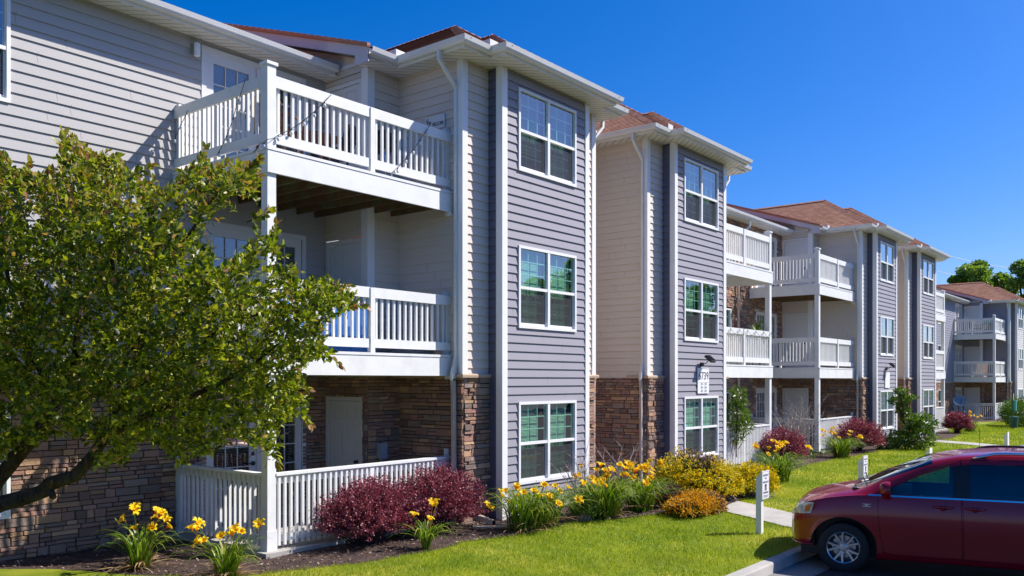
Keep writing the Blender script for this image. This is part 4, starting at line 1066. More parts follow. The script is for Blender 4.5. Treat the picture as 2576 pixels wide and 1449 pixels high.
# ------------------------------------------------------------------ crab apple in the foreground
def crab():
    base = Vector((3.15, 9.75, -.08)); root = thing('crab_apple_tree', 'crab apple tree with yellow green leaves and dark crooked limbs before the left wall', 'tree', base)
    L = lambda u, v, D: tuple(at_depth(u, v, D) - base)
    t = MB()
    t.tube([(0, 0, 0), (.02, 0, .35), (.0, .02, .7), L(-60, 1295, 9.1)], [.14, .12, .115, .10], 10)
    t.tube([L(-60, 1295, 9.1), L(0, 1268, 9.1), L(60, 1252, 9.0), L(108, 1236, 8.95), L(128, 1216, 8.9), L(190, 1196, 8.85), L(232, 1150, 8.8), L(262, 1100, 8.8), L(300, 1020, 8.9), L(345, 900, 9.0), L(382, 760, 9.1), L(404, 660, 9.1), L(384, 560, 9.1), L(360, 480, 9.1)],
           [.10, .09, .085, .075, .078, .066, .06, .054, .048, .04, .034, .028, .02, .01], 10)
    t.tube([L(108, 1236, 8.95), L(122, 1216, 8.86), L(134, 1207, 8.8)], [.05, .06, .035], 8); t.tube([L(120, 1226, 8.9), L(136, 1252, 8.84)], [.05, .03], 8)
    t.tube([L(-60, 1295, 9.1), L(-10, 1210, 9.2), L(50, 1140, 9.2), L(92, 1090, 9.15), L(120, 1045, 9.2), L(150, 1000, 9.25), L(190, 900, 9.3), L(200, 760, 9.4), L(180, 620, 9.4)], [.09, .085, .075, .065, .055, .05, .04, .03, .015], 9)
    t.tube([L(20, 1145, 9.2), L(80, 1108, 9.15), L(92, 1090, 9.1)], [.02, .03, .03], 6)
    t.tube([L(404, 660, 9.1), L(430, 640, 9.0), L(470, 600, 8.9), L(520, 520, 8.8), L(560, 470, 8.7)], [.022, .02, .016, .012, .007], 7)
    t.tube([L(262, 1100, 8.8), L(400, 1030, 8.7), L(520, 980, 8.6), L(620, 930, 8.6), L(720, 850, 8.6)], [.04, .032, .026, .02, .008], 7)
    t.tube([L(300, 1020, 8.9), L(450, 900, 8.8), L(600, 800, 8.7), L(760, 770, 8.6), L(850, 760, 8.6)], [.035, .028, .02, .013, .006], 7)
    t.tube([L(345, 900, 9.0), L(300, 780, 9.0), L(280, 640, 8.9), L(250, 480, 8.9), L(200, 390, 8.9)], [.03, .024, .018, .012, .005], 7)
    t.tube([L(150, 1000, 9.25), L(80, 900, 9.3), L(20, 700, 9.3), L(0, 500, 9.3)], [.04, .032, .022, .01], 7)
    t.build('trunk', M['bark'], root)
    poly = [(-420, 560), (-250, 440), (-100, 420), (0, 408), (60, 440), (110, 452), (150, 430), (158, 356), (186, 352), (238, 394), (300, 405), (340, 450), (420, 480), (470, 440), (500, 400), (545, 430), (600, 425), (640, 440), (648, 520), (640, 580), (690, 600), (712, 650), (745, 700), (820, 712), (880, 745), (898, 765), (880, 785), (825, 800), (800, 840), (832, 905), (780, 900), (742, 935), (770, 985), (758, 1040), (700, 1075), (690, 1150), (640, 1120), (590, 1090), (540, 1130), (490, 1150), (450, 1170), (420, 1120), (350, 1100), (300, 1160), (255, 1170), (225, 1110), (120, 1090), (60, 1130), (0, 1140), (-200, 1150), (-420, 1000)]
    def inside(x, y):
        c = False; j = len(poly)-1
        for i in range(len(poly)):
            xi, yi = poly[i]; xj, yj = poly[j]
            if (yi > y) != (yj > y) and x < (xj-xi)*(y-yi)/(yj-yi)+xi: c = not c
            j = i
        return c
    R = random.Random(5); spr = []; cu, cv = 330, 790
    holes = [(600, 590, 46), (560, 640, 30), (470, 560, 26), (640, 700, 18), (90, 420, 20), (330, 500, 16), (690, 720, 14), (90, 560, 22), (520, 505, 20), (250, 1020, 24), (700, 830, 12), (40, 1060, 24), (570, 560, 40), (620, 530, 36), (520, 600, 30), (590, 500, 18), (430, 520, 20), (480, 640, 18), (660, 660, 22)]
    while len(spr) < 6600:
        u = R.uniform(-420, 900); v = R.uniform(340, 1175)
        if not inside(u, v): continue
        # thin near the rim, dense inside
        e = min(1, max(0, 1-abs(v-cv)/420)); 
        if any(math.hypot(u-a, v-b) < r_ for a, b, r_ in holes): continue
        half_ = .25 + 1.25*math.sqrt(max(0, 1-((u-240)/690)**2))*math.sqrt(max(0, 1-((v-cv)/440)**2))
        D = 9.0 + R.uniform(-1, 1)*half_
        # keep the direction, let nearer parts come lower in the crown
        spr.append((u, v, D))
    Ps = []; As = []; Ls = []; tip = []; tw = MB()
    for i, (u, v, D) in enumerate(spr):
        o = Vector(L(u, v, D)); c = Vector(L(300, 950, 9.1)); d = (o-c); d.z *= .8; d = (d.normalized()*.55 + Vector((R.gauss(0, .5), R.gauss(0, .5), R.gauss(.35, .45)))).normalized()
        ln = R.uniform(.10, .24); st = o - d*ln*.5
        if i % 3 == 0: tw.tube([tuple(st-d*.10), tuple(st+d*ln)], [.0035, .0015], 3, cap=False)
        n = R.randint(7, 11); side = d.orthogonal().normalized()
        for k in range(n):
            f = (k+.5)/n; a = k*2.4; s1 = side; s2 = d.cross(side)
            rad = s1*math.cos(a)+s2*math.sin(a); Ps.append(st+d*ln*f); As.append(rad*(1.0-.55*f)+d*(.35+.7*f)+Vector((0, 0, .1))); Ls.append(R.uniform(.040, .084)); tip.append(1 if (v < 560 or R.random() < .10) and f > .6 and D < 9.6 else 0)
    # spiky leading shoots on the outline
    for (u, v, du, dv) in ((170, 395, -5, -40), (200, 400, 35, -5), (250, 420, 30, -20), (340, 440, 30, -15), (500, 430, 10, -38), (540, 440, 20, -20), (600, 450, 25, -25), (650, 545, 20, -10), (680, 610, 10, -30), (850, 760, 45, 8), (820, 740, 40, -14), (60, 450, 10, -25), (10, 430, -5, -28), (110, 460, 10, -20), (790, 860, 45, 40), (760, 1040, 15, 20), (690, 1130, 8, 28), (440, 480, 30, -40), (640, 420, 10, -15)):
        b = Vector(L(u, v, 8.7)); e = Vector(L(u+du*1.5, v+dv*1.5, 8.65)); d = (e-b); tw.tube([tuple(b-d), tuple(b), tuple(e)], [.006, .004, .002], 4, cap=False)
        for k in range(20):
            f = k/19; a = k*2.4; dn = d.normalized(); s1 = dn.orthogonal(); s2 = dn.cross(s1)
            Ps.append(b-d*.4+d*1.4*f); As.append((s1*math.cos(a)+s2*math.sin(a))*(1-.6*f)+dn*(.4+.7*f)); Ls.append(R.uniform(.065, .105)); tip.append(1 if f > .55 else 0)
    P = np.array([tuple(p) for p in Ps]); A = np.array([tuple(a) for a in As]); tip = np.array(tip)
    V, F = leaf2_geo(P, A, np.array(Ls), .27, .35, .16)
    np_mesh('crown', V, F, [M['crab_leaf'], M['crab_tip']], root, np.tile(tip, 3))
    tw.build('twig', M['bark'], root)
crab()

# ------------------------------------------------------------------ grass blades and mulch chips
def scatter_grass():
    Vs = []
    for (x0, x1, dens, hh, ww) in ((2, 10, 2600, .045, .0032), (10, 20, 1700, .05, .004), (20, 34, 700, .055, .007), (34, 70, 260, .06, .012)):
        n = int((x1-x0)*5.2*dens); x = RNG.uniform(x0, x1, n); y = RNG.uniform(CURB_Y+.01, 10.2, n)
        fx, fy = FW; D = x*fx+y*fy; Rr = x*RT[0]+y*RT[1]; u = 1288+FPX*Rr/D; v = HOR+FPX*(CAMZ+.08)/D
        by = np.interp(x, [b[0] for b in BED], [b[1] for b in BED]); ok = (y < by+.03*np.sin(x*17)+.02) & (u > -60) & (u < 2640) & (v < 1480)
        x, y = x[ok], y[ok]; keep = np.array([not on_path(a, b, .01) for a, b in zip(x, y)]); x, y = x[keep], y[keep]
        n = len(x); z = np.array([gz(a, b) for a, b in zip(x, y)]); a = RNG.uniform(0, 6.283, n); h = hh*RNG.uniform(.5, 1.3, n)*(1+.25*np.sin(x*2.1)*np.cos(y*2.7)); l = RNG.normal(0, .45, (n, 2))*h[:, None]
        w = ww*RNG.uniform(.7, 1.3, n); dx, dy = np.cos(a)*w, np.sin(a)*w
        Vs.append(np.stack([np.stack([x-dx, y-dy, z-.003], 1), np.stack([x+dx, y+dy, z-.003], 1), np.stack([x+l[:, 0], y+l[:, 1], z+h], 1)], 1).reshape(-1, 3))
    V = np.concatenate(Vs); o = np_mesh('grass', V, np.arange(len(V)).reshape(-1, 3), M['grass_blade'])
    tag(o, 'sunlit short green grass covering the lawn between the kerb and the beds', 'grass', kind='stuff')
scatter_grass()
def scatter_chips():
    n = 60000; x = RNG.uniform(1.5, 34, n)**1.0; y = RNG.uniform(5.5, 12.7, n)
    k = RNG.random(n) < np.clip(14/np.maximum(x, 6), 0, 1); x, y = x[k], y[k]
    by = np.interp(x, [b[0] for b in BED], [b[1] for b in BED]); ok = (y > by-.05) & ~((x > PX-.15) & (x < TX0) & (y > PY-.15)) & ~((x > TX0) & (y > TY))
    x, y = x[ok], y[ok]; keep = np.array([not on_path(a, b, .0) for a, b in zip(x, y)]); x, y = x[keep], y[keep]; n = len(x)
    z = np.array([gz(a, 9) for a in x])+.006+RNG.uniform(0, .014, n)
    P = np.stack([x, y, z], 1); A = rnd_dir(n)*np.array([1, 1, .35]); V, F = leaf_geo(P, A, RNG.uniform(.02, .065, n), .2, .1, .7)
    tag(np_mesh('mulch_chips', V, F, M['mulch_chip']), 'dark shredded bark chips covering the planting beds', 'mulch', kind='stuff')
scatter_chips()

# trees on the other side of the parking lot: outside the picture, they show in the window panes
root0 = far_tree('tree across the parking lot, seen only as a reflection in the windows', 2600, 700, 70, 4.2, 8.0, 9000, .34, 9)
root0['group'] = 'trees across the parking lot'
root0.location = (46, -30, -.4); root0.scale = (1, 1, .82)
for k, (x, y, s_) in enumerate(((58, -33, .95), (69, -29, 1.1), (82, -34, .9), (95, -31, 1.15), (112, -33, 1.0), (36, -36, .9))):
    c = copy_tree(root0); c.location = (x, y, -.4); c.scale = (s_, s_, .82*s_); c.rotation_euler = (0, 0, k*1.1)
# ------------------------------------------------------------------ vehicles: a loft of cross sections, openings cut with booleans
def lerp_tab(tab, s):
    if s <= tab[0][0]: return tab[0][1]
    for (a, b) in zip(tab, tab[1:]):
        if a[0] <= s <= b[0]:
            t = (s-a[0])/(b[0]-a[0]); t = t*t*(3-2*t) if len(tab[0]) > 2 else t; return a[1]+(b[1]-a[1])*t
    return tab[-1][1]
def smooth_tab(tab, s, h=.05):
    return sum(lerp_tab(tab, s+k*h) * w_ for k, w_ in ((-1, .25), (-.5, .2), (0, .1), (.5, .2), (1, .25)))
VAN = dict(L=5.15,
    top=[(0, .66), (.03, .80), (.10, .93), (.28, 1.02), (.62, 1.10), (1.02, 1.17), (1.12, 1.19), (2.10, 1.63), (2.45, 1.71), (3.0, 1.76), (4.2, 1.76), (4.75, 1.70), (4.92, 1.62), (5.08, 1.15), (5.15, .75)],
    belt=[(0, .60), (.03, .74), (.12, .87), (.32, .96), (.65, 1.03), (1.1, 1.085), (1.6, 1.10), (3, 1.105), (4.6, 1.12), (5.0, 1.05), (5.15, .70)],
    w=[(0, .50), (.03, .66), (.09, .79), (.22, .90), (.45, .96), (.8, .99), (1.4, .995), (4.0, 1.0), (4.7, .97), (5.0, .91), (5.12, .84), (5.15, .78)],
    bot=[(0, .40), (.05, .35), (.5, .31), (.75, .19), (4.6, .20), (5.0, .28), (5.15, .36)], cowl=1.12)
def section(P, s, n=9):
    w = smooth_tab(P['w'], s, .04); zt = smooth_tab(P['top'], s, .03); zb = lerp_tab(P['bot'], s); be = min(smooth_tab(P['belt'], s, .05), zt-.01)
    d = zt-be; g = min(1, max(0, (s-P['cowl'])/.35)); g2 = min(1, max(0, (P['L']-s)/.5)); g = min(g, g2)
    hood = [(.93*w, be+.18*d), (.84*w, be+.50*d), (.66*w, be+.78*d), (.36*w, be+.95*d), (0, zt)]
    cab = [(.915*w, be+.25*d), (.84*w, be+.62*d), (.745*w, be+.885*d), (.60*w, be+.975*d), (0, zt)]
    up = [tuple(h[i]*(1-g)+c[i]*g for i in (0, 1)) for h, c in zip(hood, cab)]
    m = be - zb
    key = [(0, zb), (.70*w, zb), (.93*w, zb+.02), (.975*w, zb+.10*m), (.985*w, zb+.30*m), (1.0*w, zb+.50*m), (1.0*w, zb+.66*m), (.985*w, zb+.84*m), (.955*w, be)] + up
    out = []
    for i in range(len(key)-1):
        p0 = key[max(i-1, 0)]; p1 = key[i]; p2 = key[i+1]; p3 = key[min(i+2, len(key)-1)]
        nn = 3
        for k in range(nn):
            t = k/nn
            f = lambda a, b, c, d_: .5*((2*b)+(-a+c)*t+(2*a-5*b+4*c-d_)*t*t+(-a+3*b-3*c+d_)*t**3)
            if i in (0, 1): out.append((p1[0]+(p2[0]-p1[0])*t, p1[1]+(p2[1]-p1[1])*t))
            else: out.append((max(0, f(p0[0], p1[0], p2[0], p3[0])), f(p0[1], p1[1], p2[1], p3[1])))
    out.append(key[-1]); return out
def mp(s): return s if s >= .97 else .97-(.97-s)*.78
def loft(P, ss, shrink=0.0):
    bm = bmesh.new(); rings = []
    for s in ss:
        half_ = section(P, s)
        if shrink: half_ = [(max(0, y-shrink) if y > shrink*1.5 else y*.3, .62+(z-.62)*(1-shrink*1.25)) for y, z in half_]
        pts = [(-mp(s), y, z) for y, z in half_] + [(-mp(s), -y, z) for y, z in half_[-2:0:-1]]
        rings.append([bm.verts.new(p) for p in pts])
    n = len(rings[0])
    for a, b in zip(rings, rings[1:]):
        for k in range(n): bm.faces.new((a[k], a[(k+1) % n], b[(k+1) % n], b[k]))
    for rg, fl in ((rings[0], False), (rings[-1], True)):
        bm.faces.new(rg if fl else rg[::-1])
    bmesh.ops.recalc_face_normals(bm, faces=bm.faces); me = bpy.data.meshes.new('t'); bm.to_mesh(me); bm.free()
    o = bpy.data.objects.new('t', me); C.objects.link(o); return o
def prism(poly, y0, y1, mat_index=1):
    """polygon in (s, z), extruded across"""
    bm = bmesh.new(); A = [bm.verts.new((-s, y0, z)) for s, z in poly]; B = [bm.verts.new((-s, y1, z)) for s, z in poly]; n = len(poly)
    bm.faces.new(A); bm.faces.new(B[::-1])
    for k in range(n): bm.faces.new((A[k], B[k], B[(k+1) % n], A[(k+1) % n]))
    bmesh.ops.recalc_face_normals(bm, faces=bm.faces)
    for f in bm.faces: f.material_index = mat_index
    me = bpy.data.meshes.new('t'); bm.to_mesh(me); bm.free(); o = bpy.data.objects.new('t', me); C.objects.link(o)
    for m in (M['black_plastic'], M['black_plastic'], M['black_plastic']): me.materials.append(m)
    return o
def boolean(o, cutter, op):
    md = o.modifiers.new('b', 'BOOLEAN'); md.operation = op; md.object = cutter; md.solver = 'EXACT'; md.material_mode = 'INDEX'
    dg = bpy.context.evaluated_depsgraph_get(); dg.update(); me = bpy.data.meshes.new_from_object(o.evaluated_get(dg)); o.modifiers.clear()
    old = o.data; o.data = me; return o
def clone(o): c = bpy.data.objects.new('t', o.data.copy()); C.objects.link(c); return c
def kill(*os_):
    for o in os_: bpy.data.objects.remove(o)
def inset(poly, d):
    n = len(poly); out = []; A = sum(poly[i][0]*poly[(i+1) % n][1]-poly[(i+1) % n][0]*poly[i][1] for i in range(n)); sg = 1 if A > 0 else -1
    for i in range(n):
        a, b, c = poly[i-1], poly[i], poly[(i+1) % n]
        def nn(p, q): dx, dy = q[0]-p[0], q[1]-p[1]; L = math.hypot(dx, dy) or 1; return (-dy/L*sg, dx/L*sg)
        n0, n1 = nn(a, b), nn(b, c); mx, my = n0[0]+n1[0], n0[1]+n1[1]; q = mx*n0[0]+my*n0[1] or 1
        out.append((b[0]+mx/q*d, b[1]+my/q*d))
    return out
def side_y(P, s, z):
    h = section(P, s)
    for (a, b) in zip(h[6:], h[7:]):
        if min(a[1], b[1]) <= z <= max(a[1], b[1]) and abs(a[1]-b[1]) > 1e-6:
            return a[0]+(b[0]-a[0])*(z-a[1])/(b[1]-a[1])
    return h[len(h)//2][0]
def skin(P, poly, off, name, mat, parent, sgn=1, thick=.006, n=26):
    """sheet that follows the flank over a polygon given in (s, z)"""
    s0, s1 = min(p[0] for p in poly), max(p[0] for p in poly); m = MB()
    def zr(s):
        zs = []
        for i in range(len(poly)):
            a, b = poly[i], poly[(i+1) % len(poly)]
            if a[0] == b[0]:
                if abs(s-a[0]) < 1e-6: zs += [a[1], b[1]]
            elif min(a[0], b[0])-1e-9 <= s <= max(a[0], b[0])+1e-9: zs.append(a[1]+(b[1]-a[1])*(s-a[0])/(b[0]-a[0]))
        return (min(zs), max(zs)) if zs else None
    cols = sorted(set([s0+(s1-s0)*k/n for k in range(n+1)] + [p[0] for p in poly])); rows = 8; grid = []
    for s in cols:
        r = zr(s)
        if not r: continue
        grid.append([(-mp(s), sgn*(side_y(P, s, r[0]+(r[1]-r[0])*k/rows)+off), r[0]+(r[1]-r[0])*k/rows) for k in range(rows+1)])
    for a, b in zip(grid, grid[1:]):
        for k in range(rows): m.quad(a[k], b[k], b[k+1], a[k+1])
        if thick:
            T = lambda p: (p[0], p[1]-sgn*thick, p[2])
            m.quad(a[-1], b[-1], T(b[-1]), T(a[-1])); m.quad(a[0], b[0], T(b[0]), T(a[0]))
    if thick:
        T = lambda p: (p[0], p[1]-sgn*thick, p[2])
        for g_ in (grid[0], grid[-1]):
            for k in range(rows): m.quad(g_[k], g_[k+1], T(g_[k+1]), T(g_[k]))
    return m.build(name, M[mat], parent, smooth=not thick)

def wheel_data():
    t = MB(); t.lathe([(.215, -.10), (.235, -.112), (.30, -.118), (.335, -.10), (.343, -.06), (.345, 0), (.343, .06), (.335, .10), (.30, .118), (.235, .112), (.215, .10)], axis='y', n=48)
    for k in range(56):
        a = 2*math.pi*k/56; c, s = math.cos(a), math.sin(a); r0, r1 = .336, .3485; w = .010
        for y0, y1 in ((-.10, -.035), (-.02, .02), (.035, .10)):
            P = lambda r, q, y: (r*c - q*s, y, r*s + q*c)
            t.add([P(r0,-w,y0),P(r0,w,y0),P(r1,w,y0),P(r1,-w,y0),P(r0,-w,y1),P(r0,w,y1),P(r1,w,y1),P(r1,-w,y1)], [[0,1,2,3],[4,5,6,7],[3,2,6,7],[0,3,7,4],[1,2,6,5]])
    r = MB(); r.lathe([(.205, -.09), (.218, -.10), (.222, .085), (.228, .108), (.222, .114), (.212, .104), (.205, .06), (.2, -.08)], axis='y', n=48)
    d = MB(); d.lathe([(.0, -.02), (.16, -.02), (.16, -.005), (.0, -.005)], axis='y', n=32); d.lathe([(.0, -.055), (.205, -.055)], axis='y', n=32, mi=1)
    for k in range(5):
        for e in (-1, 1):
            a0 = math.radians(90+72*k+e*9); a1 = math.radians(90+72*k+e*15.5)
            def pt(a, rr, q, y): return (rr*math.cos(a)-q*math.sin(a), y, rr*math.sin(a)+q*math.cos(a))
            V = []
            for (a, rr, w, y) in ((a0, .045, .016, .092), (a0+(a1-a0)*.5, .13, .0135, .098), (a1, .213, .0125, .104)):
                V += [pt(a, rr, -w, y-.035), pt(a, rr, -w, y), pt(a, rr, w, y), pt(a, rr, w, y-.035)]
            F = []
            for i in (0, 4): F += [[i, i+1, i+5, i+4], [i+1, i+2, i+6, i+5], [i+2, i+3, i+7, i+6]]
            r.add(V, F)
            V2 = [pt(a0, .04, -.022*0-.020, .060), pt(a0, .04, .020, .060), pt(a1, .215, .0175, .066), pt(a1, .215, -.0175, .066)]
            d.add([(p[0], p[1]+.004, p[2]) for p in V2], [[0, 1, 2, 3]], 1)
    r.lathe([(.058, .05), (.058, .096), (.050, .103), (.034, .104), (.033, .109), (0, .110)], axis='y', n=24)
    for k in range(5):
        a = math.radians(90+36+72*k); d.lathe([(.011, .06), (.011, .10), (.007, .104), (0, .104)], c=(.075*math.cos(a), 0, .075*math.sin(a)), axis='y', n=8, mi=0)
    out = {}
    for nm, mb, mt, sm in (('tyre', t, [M['tyre_rubber']], False), ('rim', r, [M['alloy']], True), ('brake', d, [M['alloy'], M['alloy_dark']], False)):
        o = mb.build(nm, mt, None, smooth=False); 
        for p in o.data.polygons: p.use_smooth = True
        o.data.set_sharp_from_angle(angle=math.radians(35)); out[nm] = o.data; bpy.data.objects.remove(o)
    return out
WHD = wheel_data()
def add_wheel(parent, x, y, left):
    w = bpy.data.objects.new('wheel', WHD['tyre']); C.objects.link(w); w.parent = parent; w.location = (x, y, .345); w.rotation_euler = (0, .3, 0 if left else math.pi)
    w.name = 'wheel'; inst(WHD['rim'], 'rim', (0, 0, 0), w); inst(WHD['brake'], 'brake', (0, 0, 0), w)

def finish(o, name, parent, mats, ang=28):
    o.name = name; o.parent = parent; me = o.data; me.materials.clear()
    for m in mats: me.materials.append(m)
    for p in me.polygons: p.use_smooth = True
    me.set_sharp_from_angle(angle=math.radians(ang)); return o

def minivan():
    P = VAN; axle1, axle2 = .97, 4.07
    hd = math.radians(103.5); wp = at_depth(2122, 1437, 12.42)
    fwd = Vector((math.cos(hd), math.sin(hd))); left = Vector((-math.sin(hd), math.cos(hd)))
    # the front left tyre foot is at wp; origin is the nose on the centre line
    org = Vector((wp.x, wp.y)) + fwd*axle1 - left*.90
    root = thing('minivan', 'dark red minivan parked with its nose over the kerb, driver side facing us', 'minivan', (org.x, org.y, -.332), hd)
    ss = sorted(set([0, .015, .03, .05, .075, .10, .14, .19, .25] + [round(.32+.06*k, 3) for k in range(76)] + [4.9, 4.95, 5.0, 5.04, 5.08, 5.12, 5.15])); ss = [s for s in ss if s <= 5.15]
    out = loft(P, ss)
    inn = loft(P, [round(1.25+.12*k, 3) for k in range(31)], .05)
    for f in inn.data.polygons: f.material_index = 1
    for ob in (out, inn):
        for m in (M['maroon_paint'], M['cabin_grey'], M['black_plastic']): ob.data.materials.append(m)
    for f in inn.data.polygons: f.material_index = 1
    boolean(out, inn, 'DIFFERENCE'); kill(inn)
    def arch(ax, r=.452):
        pts = [(ax+r*math.cos(a), .35+r*.97*math.sin(a)) for a in [math.pi*2*k/40 for k in range(40)]]
        for y0, y1 in ((.60, 1.3), (-1.3, -.60)):
            c = prism(pts, y0, y1, 2); boolean(out, c, 'DIFFERENCE'); kill(c)
    arch(axle1); arch(axle2)
    band = [(1.34, 1.135), (4.93, 1.155), (4.72, 1.50), (4.3, 1.575), (3.2, 1.60), (2.62, 1.59), (2.32, 1.545), (1.95, 1.40), (1.52, 1.19)]
    c = prism(band, -1.4, 1.4, 1); boolean(out, c, 'DIFFERENCE'); kill(c)
    fd = [(1.50, .34), (1.46, .55), (1.43, .85), (1.43, 1.09), (1.50, 1.19), (1.93, 1.415), (2.22, 1.54), (2.40, 1.60), (2.475, 1.64), (2.475, 1.10), (2.485, .30), (1.70, .285), (1.58, .30)]
    sd = [(2.475, 1.64), (3.2, 1.66), (3.6, 1.655), (3.92, 1.65), (3.93, 1.10), (3.90, .86), (3.72, .78), (3.62, .62), (3.57, .44), (3.50, .30), (2.50, .30), (2.49, 1.1)]
    doors = []
    for poly in (fd, sd):
        d = clone(out); c = prism(inset(poly, .0045), .3, 1.4, 1); boolean(d, c, 'INTERSECT'); kill(c); doors.append(d)
    for poly in (fd, sd):
        c = prism(inset(poly, -.0015), .3, 1.4, 1); boolean(out, c, 'DIFFERENCE'); kill(c)
    mats = [M['maroon_paint'], M['cabin_grey'], M['black_plastic']]
    # windscreen: faces above the cowl
    body = finish(out, 'body', root, mats + [M['car_glass_dark']])
    for p in body.data.polygons:
        c_ = p.center; s = -c_.x
        if (math.hypot(s-axle1, c_.z-.35) < .445 or math.hypot(s-axle2, c_.z-.35) < .445) and c_.z > .22: p.material_index = 2
        if p.material_index == 0 and 1.13 < s < 2.12 and p.normal.z > .35:
            zt = smooth_tab(P['top'], s, .03); be = smooth_tab(P['belt'], s, .05)
            if abs(c_.y) < .80 and c_.z > be+.87*(zt-be) and s > 1.16: p.material_index = 3
    fdo = finish(doors[0], 'front_door', root, mats); sdo = finish(doors[1], 'sliding_door', root, mats)
    for sg in (1, -1):
        skin(P, [(1.36, 1.137), (1.62, 1.137), (1.62, 1.245), (1.53, 1.20)], -.006, 'quarter_window', 'black_plastic', root, sg, 0)
        skin(P, [(1.62, 1.137), (2.38, 1.137), (2.38, 1.56), (2.26, 1.52), (1.95, 1.395), (1.62, 1.245)], -.008, 'front_window', 'car_glass', root, sg, 0)
        skin(P, [(2.375, 1.137), (2.585, 1.138), (2.585, 1.592), (2.375, 1.565)], -.004, 'pillar', 'black_plastic', root, sg, 0)
        skin(P, [(2.58, 1.138), (3.86, 1.145), (3.86, 1.588), (2.58, 1.592)], -.008, 'side_window', 'car_glass_dark', root, sg, 0)
        skin(P, [(3.86, 1.145), (3.99, 1.147), (3.99, 1.583), (3.86, 1.588)], -.004, 'pillar', 'black_plastic', root, sg, 0)
        skin(P, [(3.99, 1.147), (4.92, 1.155), (4.71, 1.495), (4.3, 1.572), (3.99, 1.583)], -.008, 'rear_side_window', 'car_glass_dark', root, sg, 0)
        skin(P, [(1.30, 1.108), (4.95, 1.128), (4.95, 1.146), (1.30, 1.128)], .006, 'belt_moulding', 'chrome', root, sg, .008)
        skin(P, [(1.56, .70), (2.465, .685), (2.465, .725), (1.56, .735)], .010, 'door_moulding', 'maroon_paint', root, sg, .014)
        skin(P, [(2.50, .685), (3.64, .67), (3.64, .71), (2.50, .725)], .010, 'door_moulding', 'maroon_paint', root, sg, .014)
        # headlight with amber end
        skin(P, [(.06, .775), (.40, .81), (.46, .965), (.26, .96), (.09, .89)], .008, 'headlight', 'lamp_clear', root, sg, .014)
        skin(P, [(.29, .825), (.365, .835), (.405, .935), (.34, .93), (.29, .90)], .013, 'turn_signal', 'lamp_amber', root, sg, .008)
        # roof rail
        rr = MB(); pts = []
        for k in range(25):
            s = 2.62+k*(4.70-2.62)/24; h = section(P, s); yy, zz = h[-7]; e = min(1, k/3, (24-k)/2); pts.append((-s, sg*(yy-.01), zz+.015+.045*e))
        rr.tube(pts, [.012]+[.020]*23+[.012], 8); rr.build('roof_rail', M['chrome'] if sg > 0 else M['black_plastic'], root, smooth=True)
    for x, y, l in ((-axle1, .86, True), (-axle1, -.86, False), (-axle2, .86, True), (-axle2, -.86, False)): add_wheel(root, x, y, l)
    # handles
    for s0, par in ((2.13, fdo), (2.52, sdo)):
        h = MB(); y = side_y(P, s0, 1.0)
        h.tube([(-s0, y-.01, 1.0), (-s0-.03, y+.030, 1.002), (-s0-.20, y+.032, 1.002), (-s0-.25, y-.01, 1.0)], [.016, .017, .017, .014], 8)
        h.tube([(-s0-.09, y-.014, 1.0), (-s0-.11, y+.004, .985), (-s0-.16, y-.014, 1.0)], .034, 8)
        h.build('door_handle', M['maroon_paint'], par, smooth=True)
    # mirror
    for sg, par in ((1, fdo), (-1, root)):
        mm = MB(); y = sg*(side_y(P, 1.60, 1.12)); 
        prof = [(.02, .0), (.085, .02), (.105, .07), (.10, .13), (.07, .17), (.02, .185)]
        V = []; F = []; n = 10
        for i, (sx, k) in enumerate(((0, .55), (.03, .9), (.10, 1.0), (.135, .96))):
            for j in range(n):
                a = 2*math.pi*j/n; V.append((-1.56-sx+.10, y+sg*(.15+.125*k*math.cos(a)), 1.225+.112*k*math.sin(a)))
        for i in range(3):
            for j in range(n): F.append([i*n+j, i*n+(j+1) % n, (i+1)*n+(j+1) % n, (i+1)*n+j])
        F += [list(range(n)), [3*n+j for j in range(n)][::-1]]
        mm.add(V, F); mm.tube([(-1.55, y-sg*.02, 1.14), (-1.54, y+sg*.08, 1.15)], .03, 6)
        o = mm.build('mirror', M['maroon_paint'], par, smooth=True); o.data.set_sharp_from_angle(angle=math.radians(50))
        g = MB(); 
        g.add([(-1.596, y+sg*(.15+.105*math.cos(a)), 1.225+.095*math.sin(a)) for a in [2*math.pi*j/12 for j in range(12)]], [list(range(12))]); g.build('mirror_glass', M['chrome'], o)
    # badge on the front wing, fuel-free side
    b = MB(); y = side_y(P, 1.27, .97); b.box(-1.335, -1.225, y-.004, y+.006, .95, .962); b.box(-1.335, -1.225, y-.004, y+.006, .985, .997); b.box(-1.30, -1.26, y-.004, y+.008, .962, .985); b.build('badge', M['alloy'], root)
    # grille, lower lip, wipers, bonnet lines, interior
    gr = MB(); 
    for k in range(4): gr.box(-.225, -.200, -.42, .42, .62+k*.04, .64+k*.04)
    gr.build('grille', M['chrome'], root)
    lp = MB()
    for sgn in (-1, 1):
        pts = [(-mp(s), sgn*(section(P, s)[8][0]+.010), .355) for s in (.03, .08, .15, .25, .34, .43)]; lp.tube(pts, .014, 6)
    lp.build('lower_lip', M['maroon_paint'], root)
    wi = MB()
    for y0 in (.62, .0):
        wi.tube([(-1.13, y0, 1.18), (-1.22, y0-.18, 1.26), (-1.20, y0-.52, 1.27)], .008, 5); wi.tube([(-1.27, y0+.08, 1.235), (-1.19, y0-.55, 1.28)], .009, 5)
    wi.box(-1.18, -1.08, -.72, .72, 1.12, 1.185); wi.build('wiper', M['black_plastic'], root)
    it = MB()
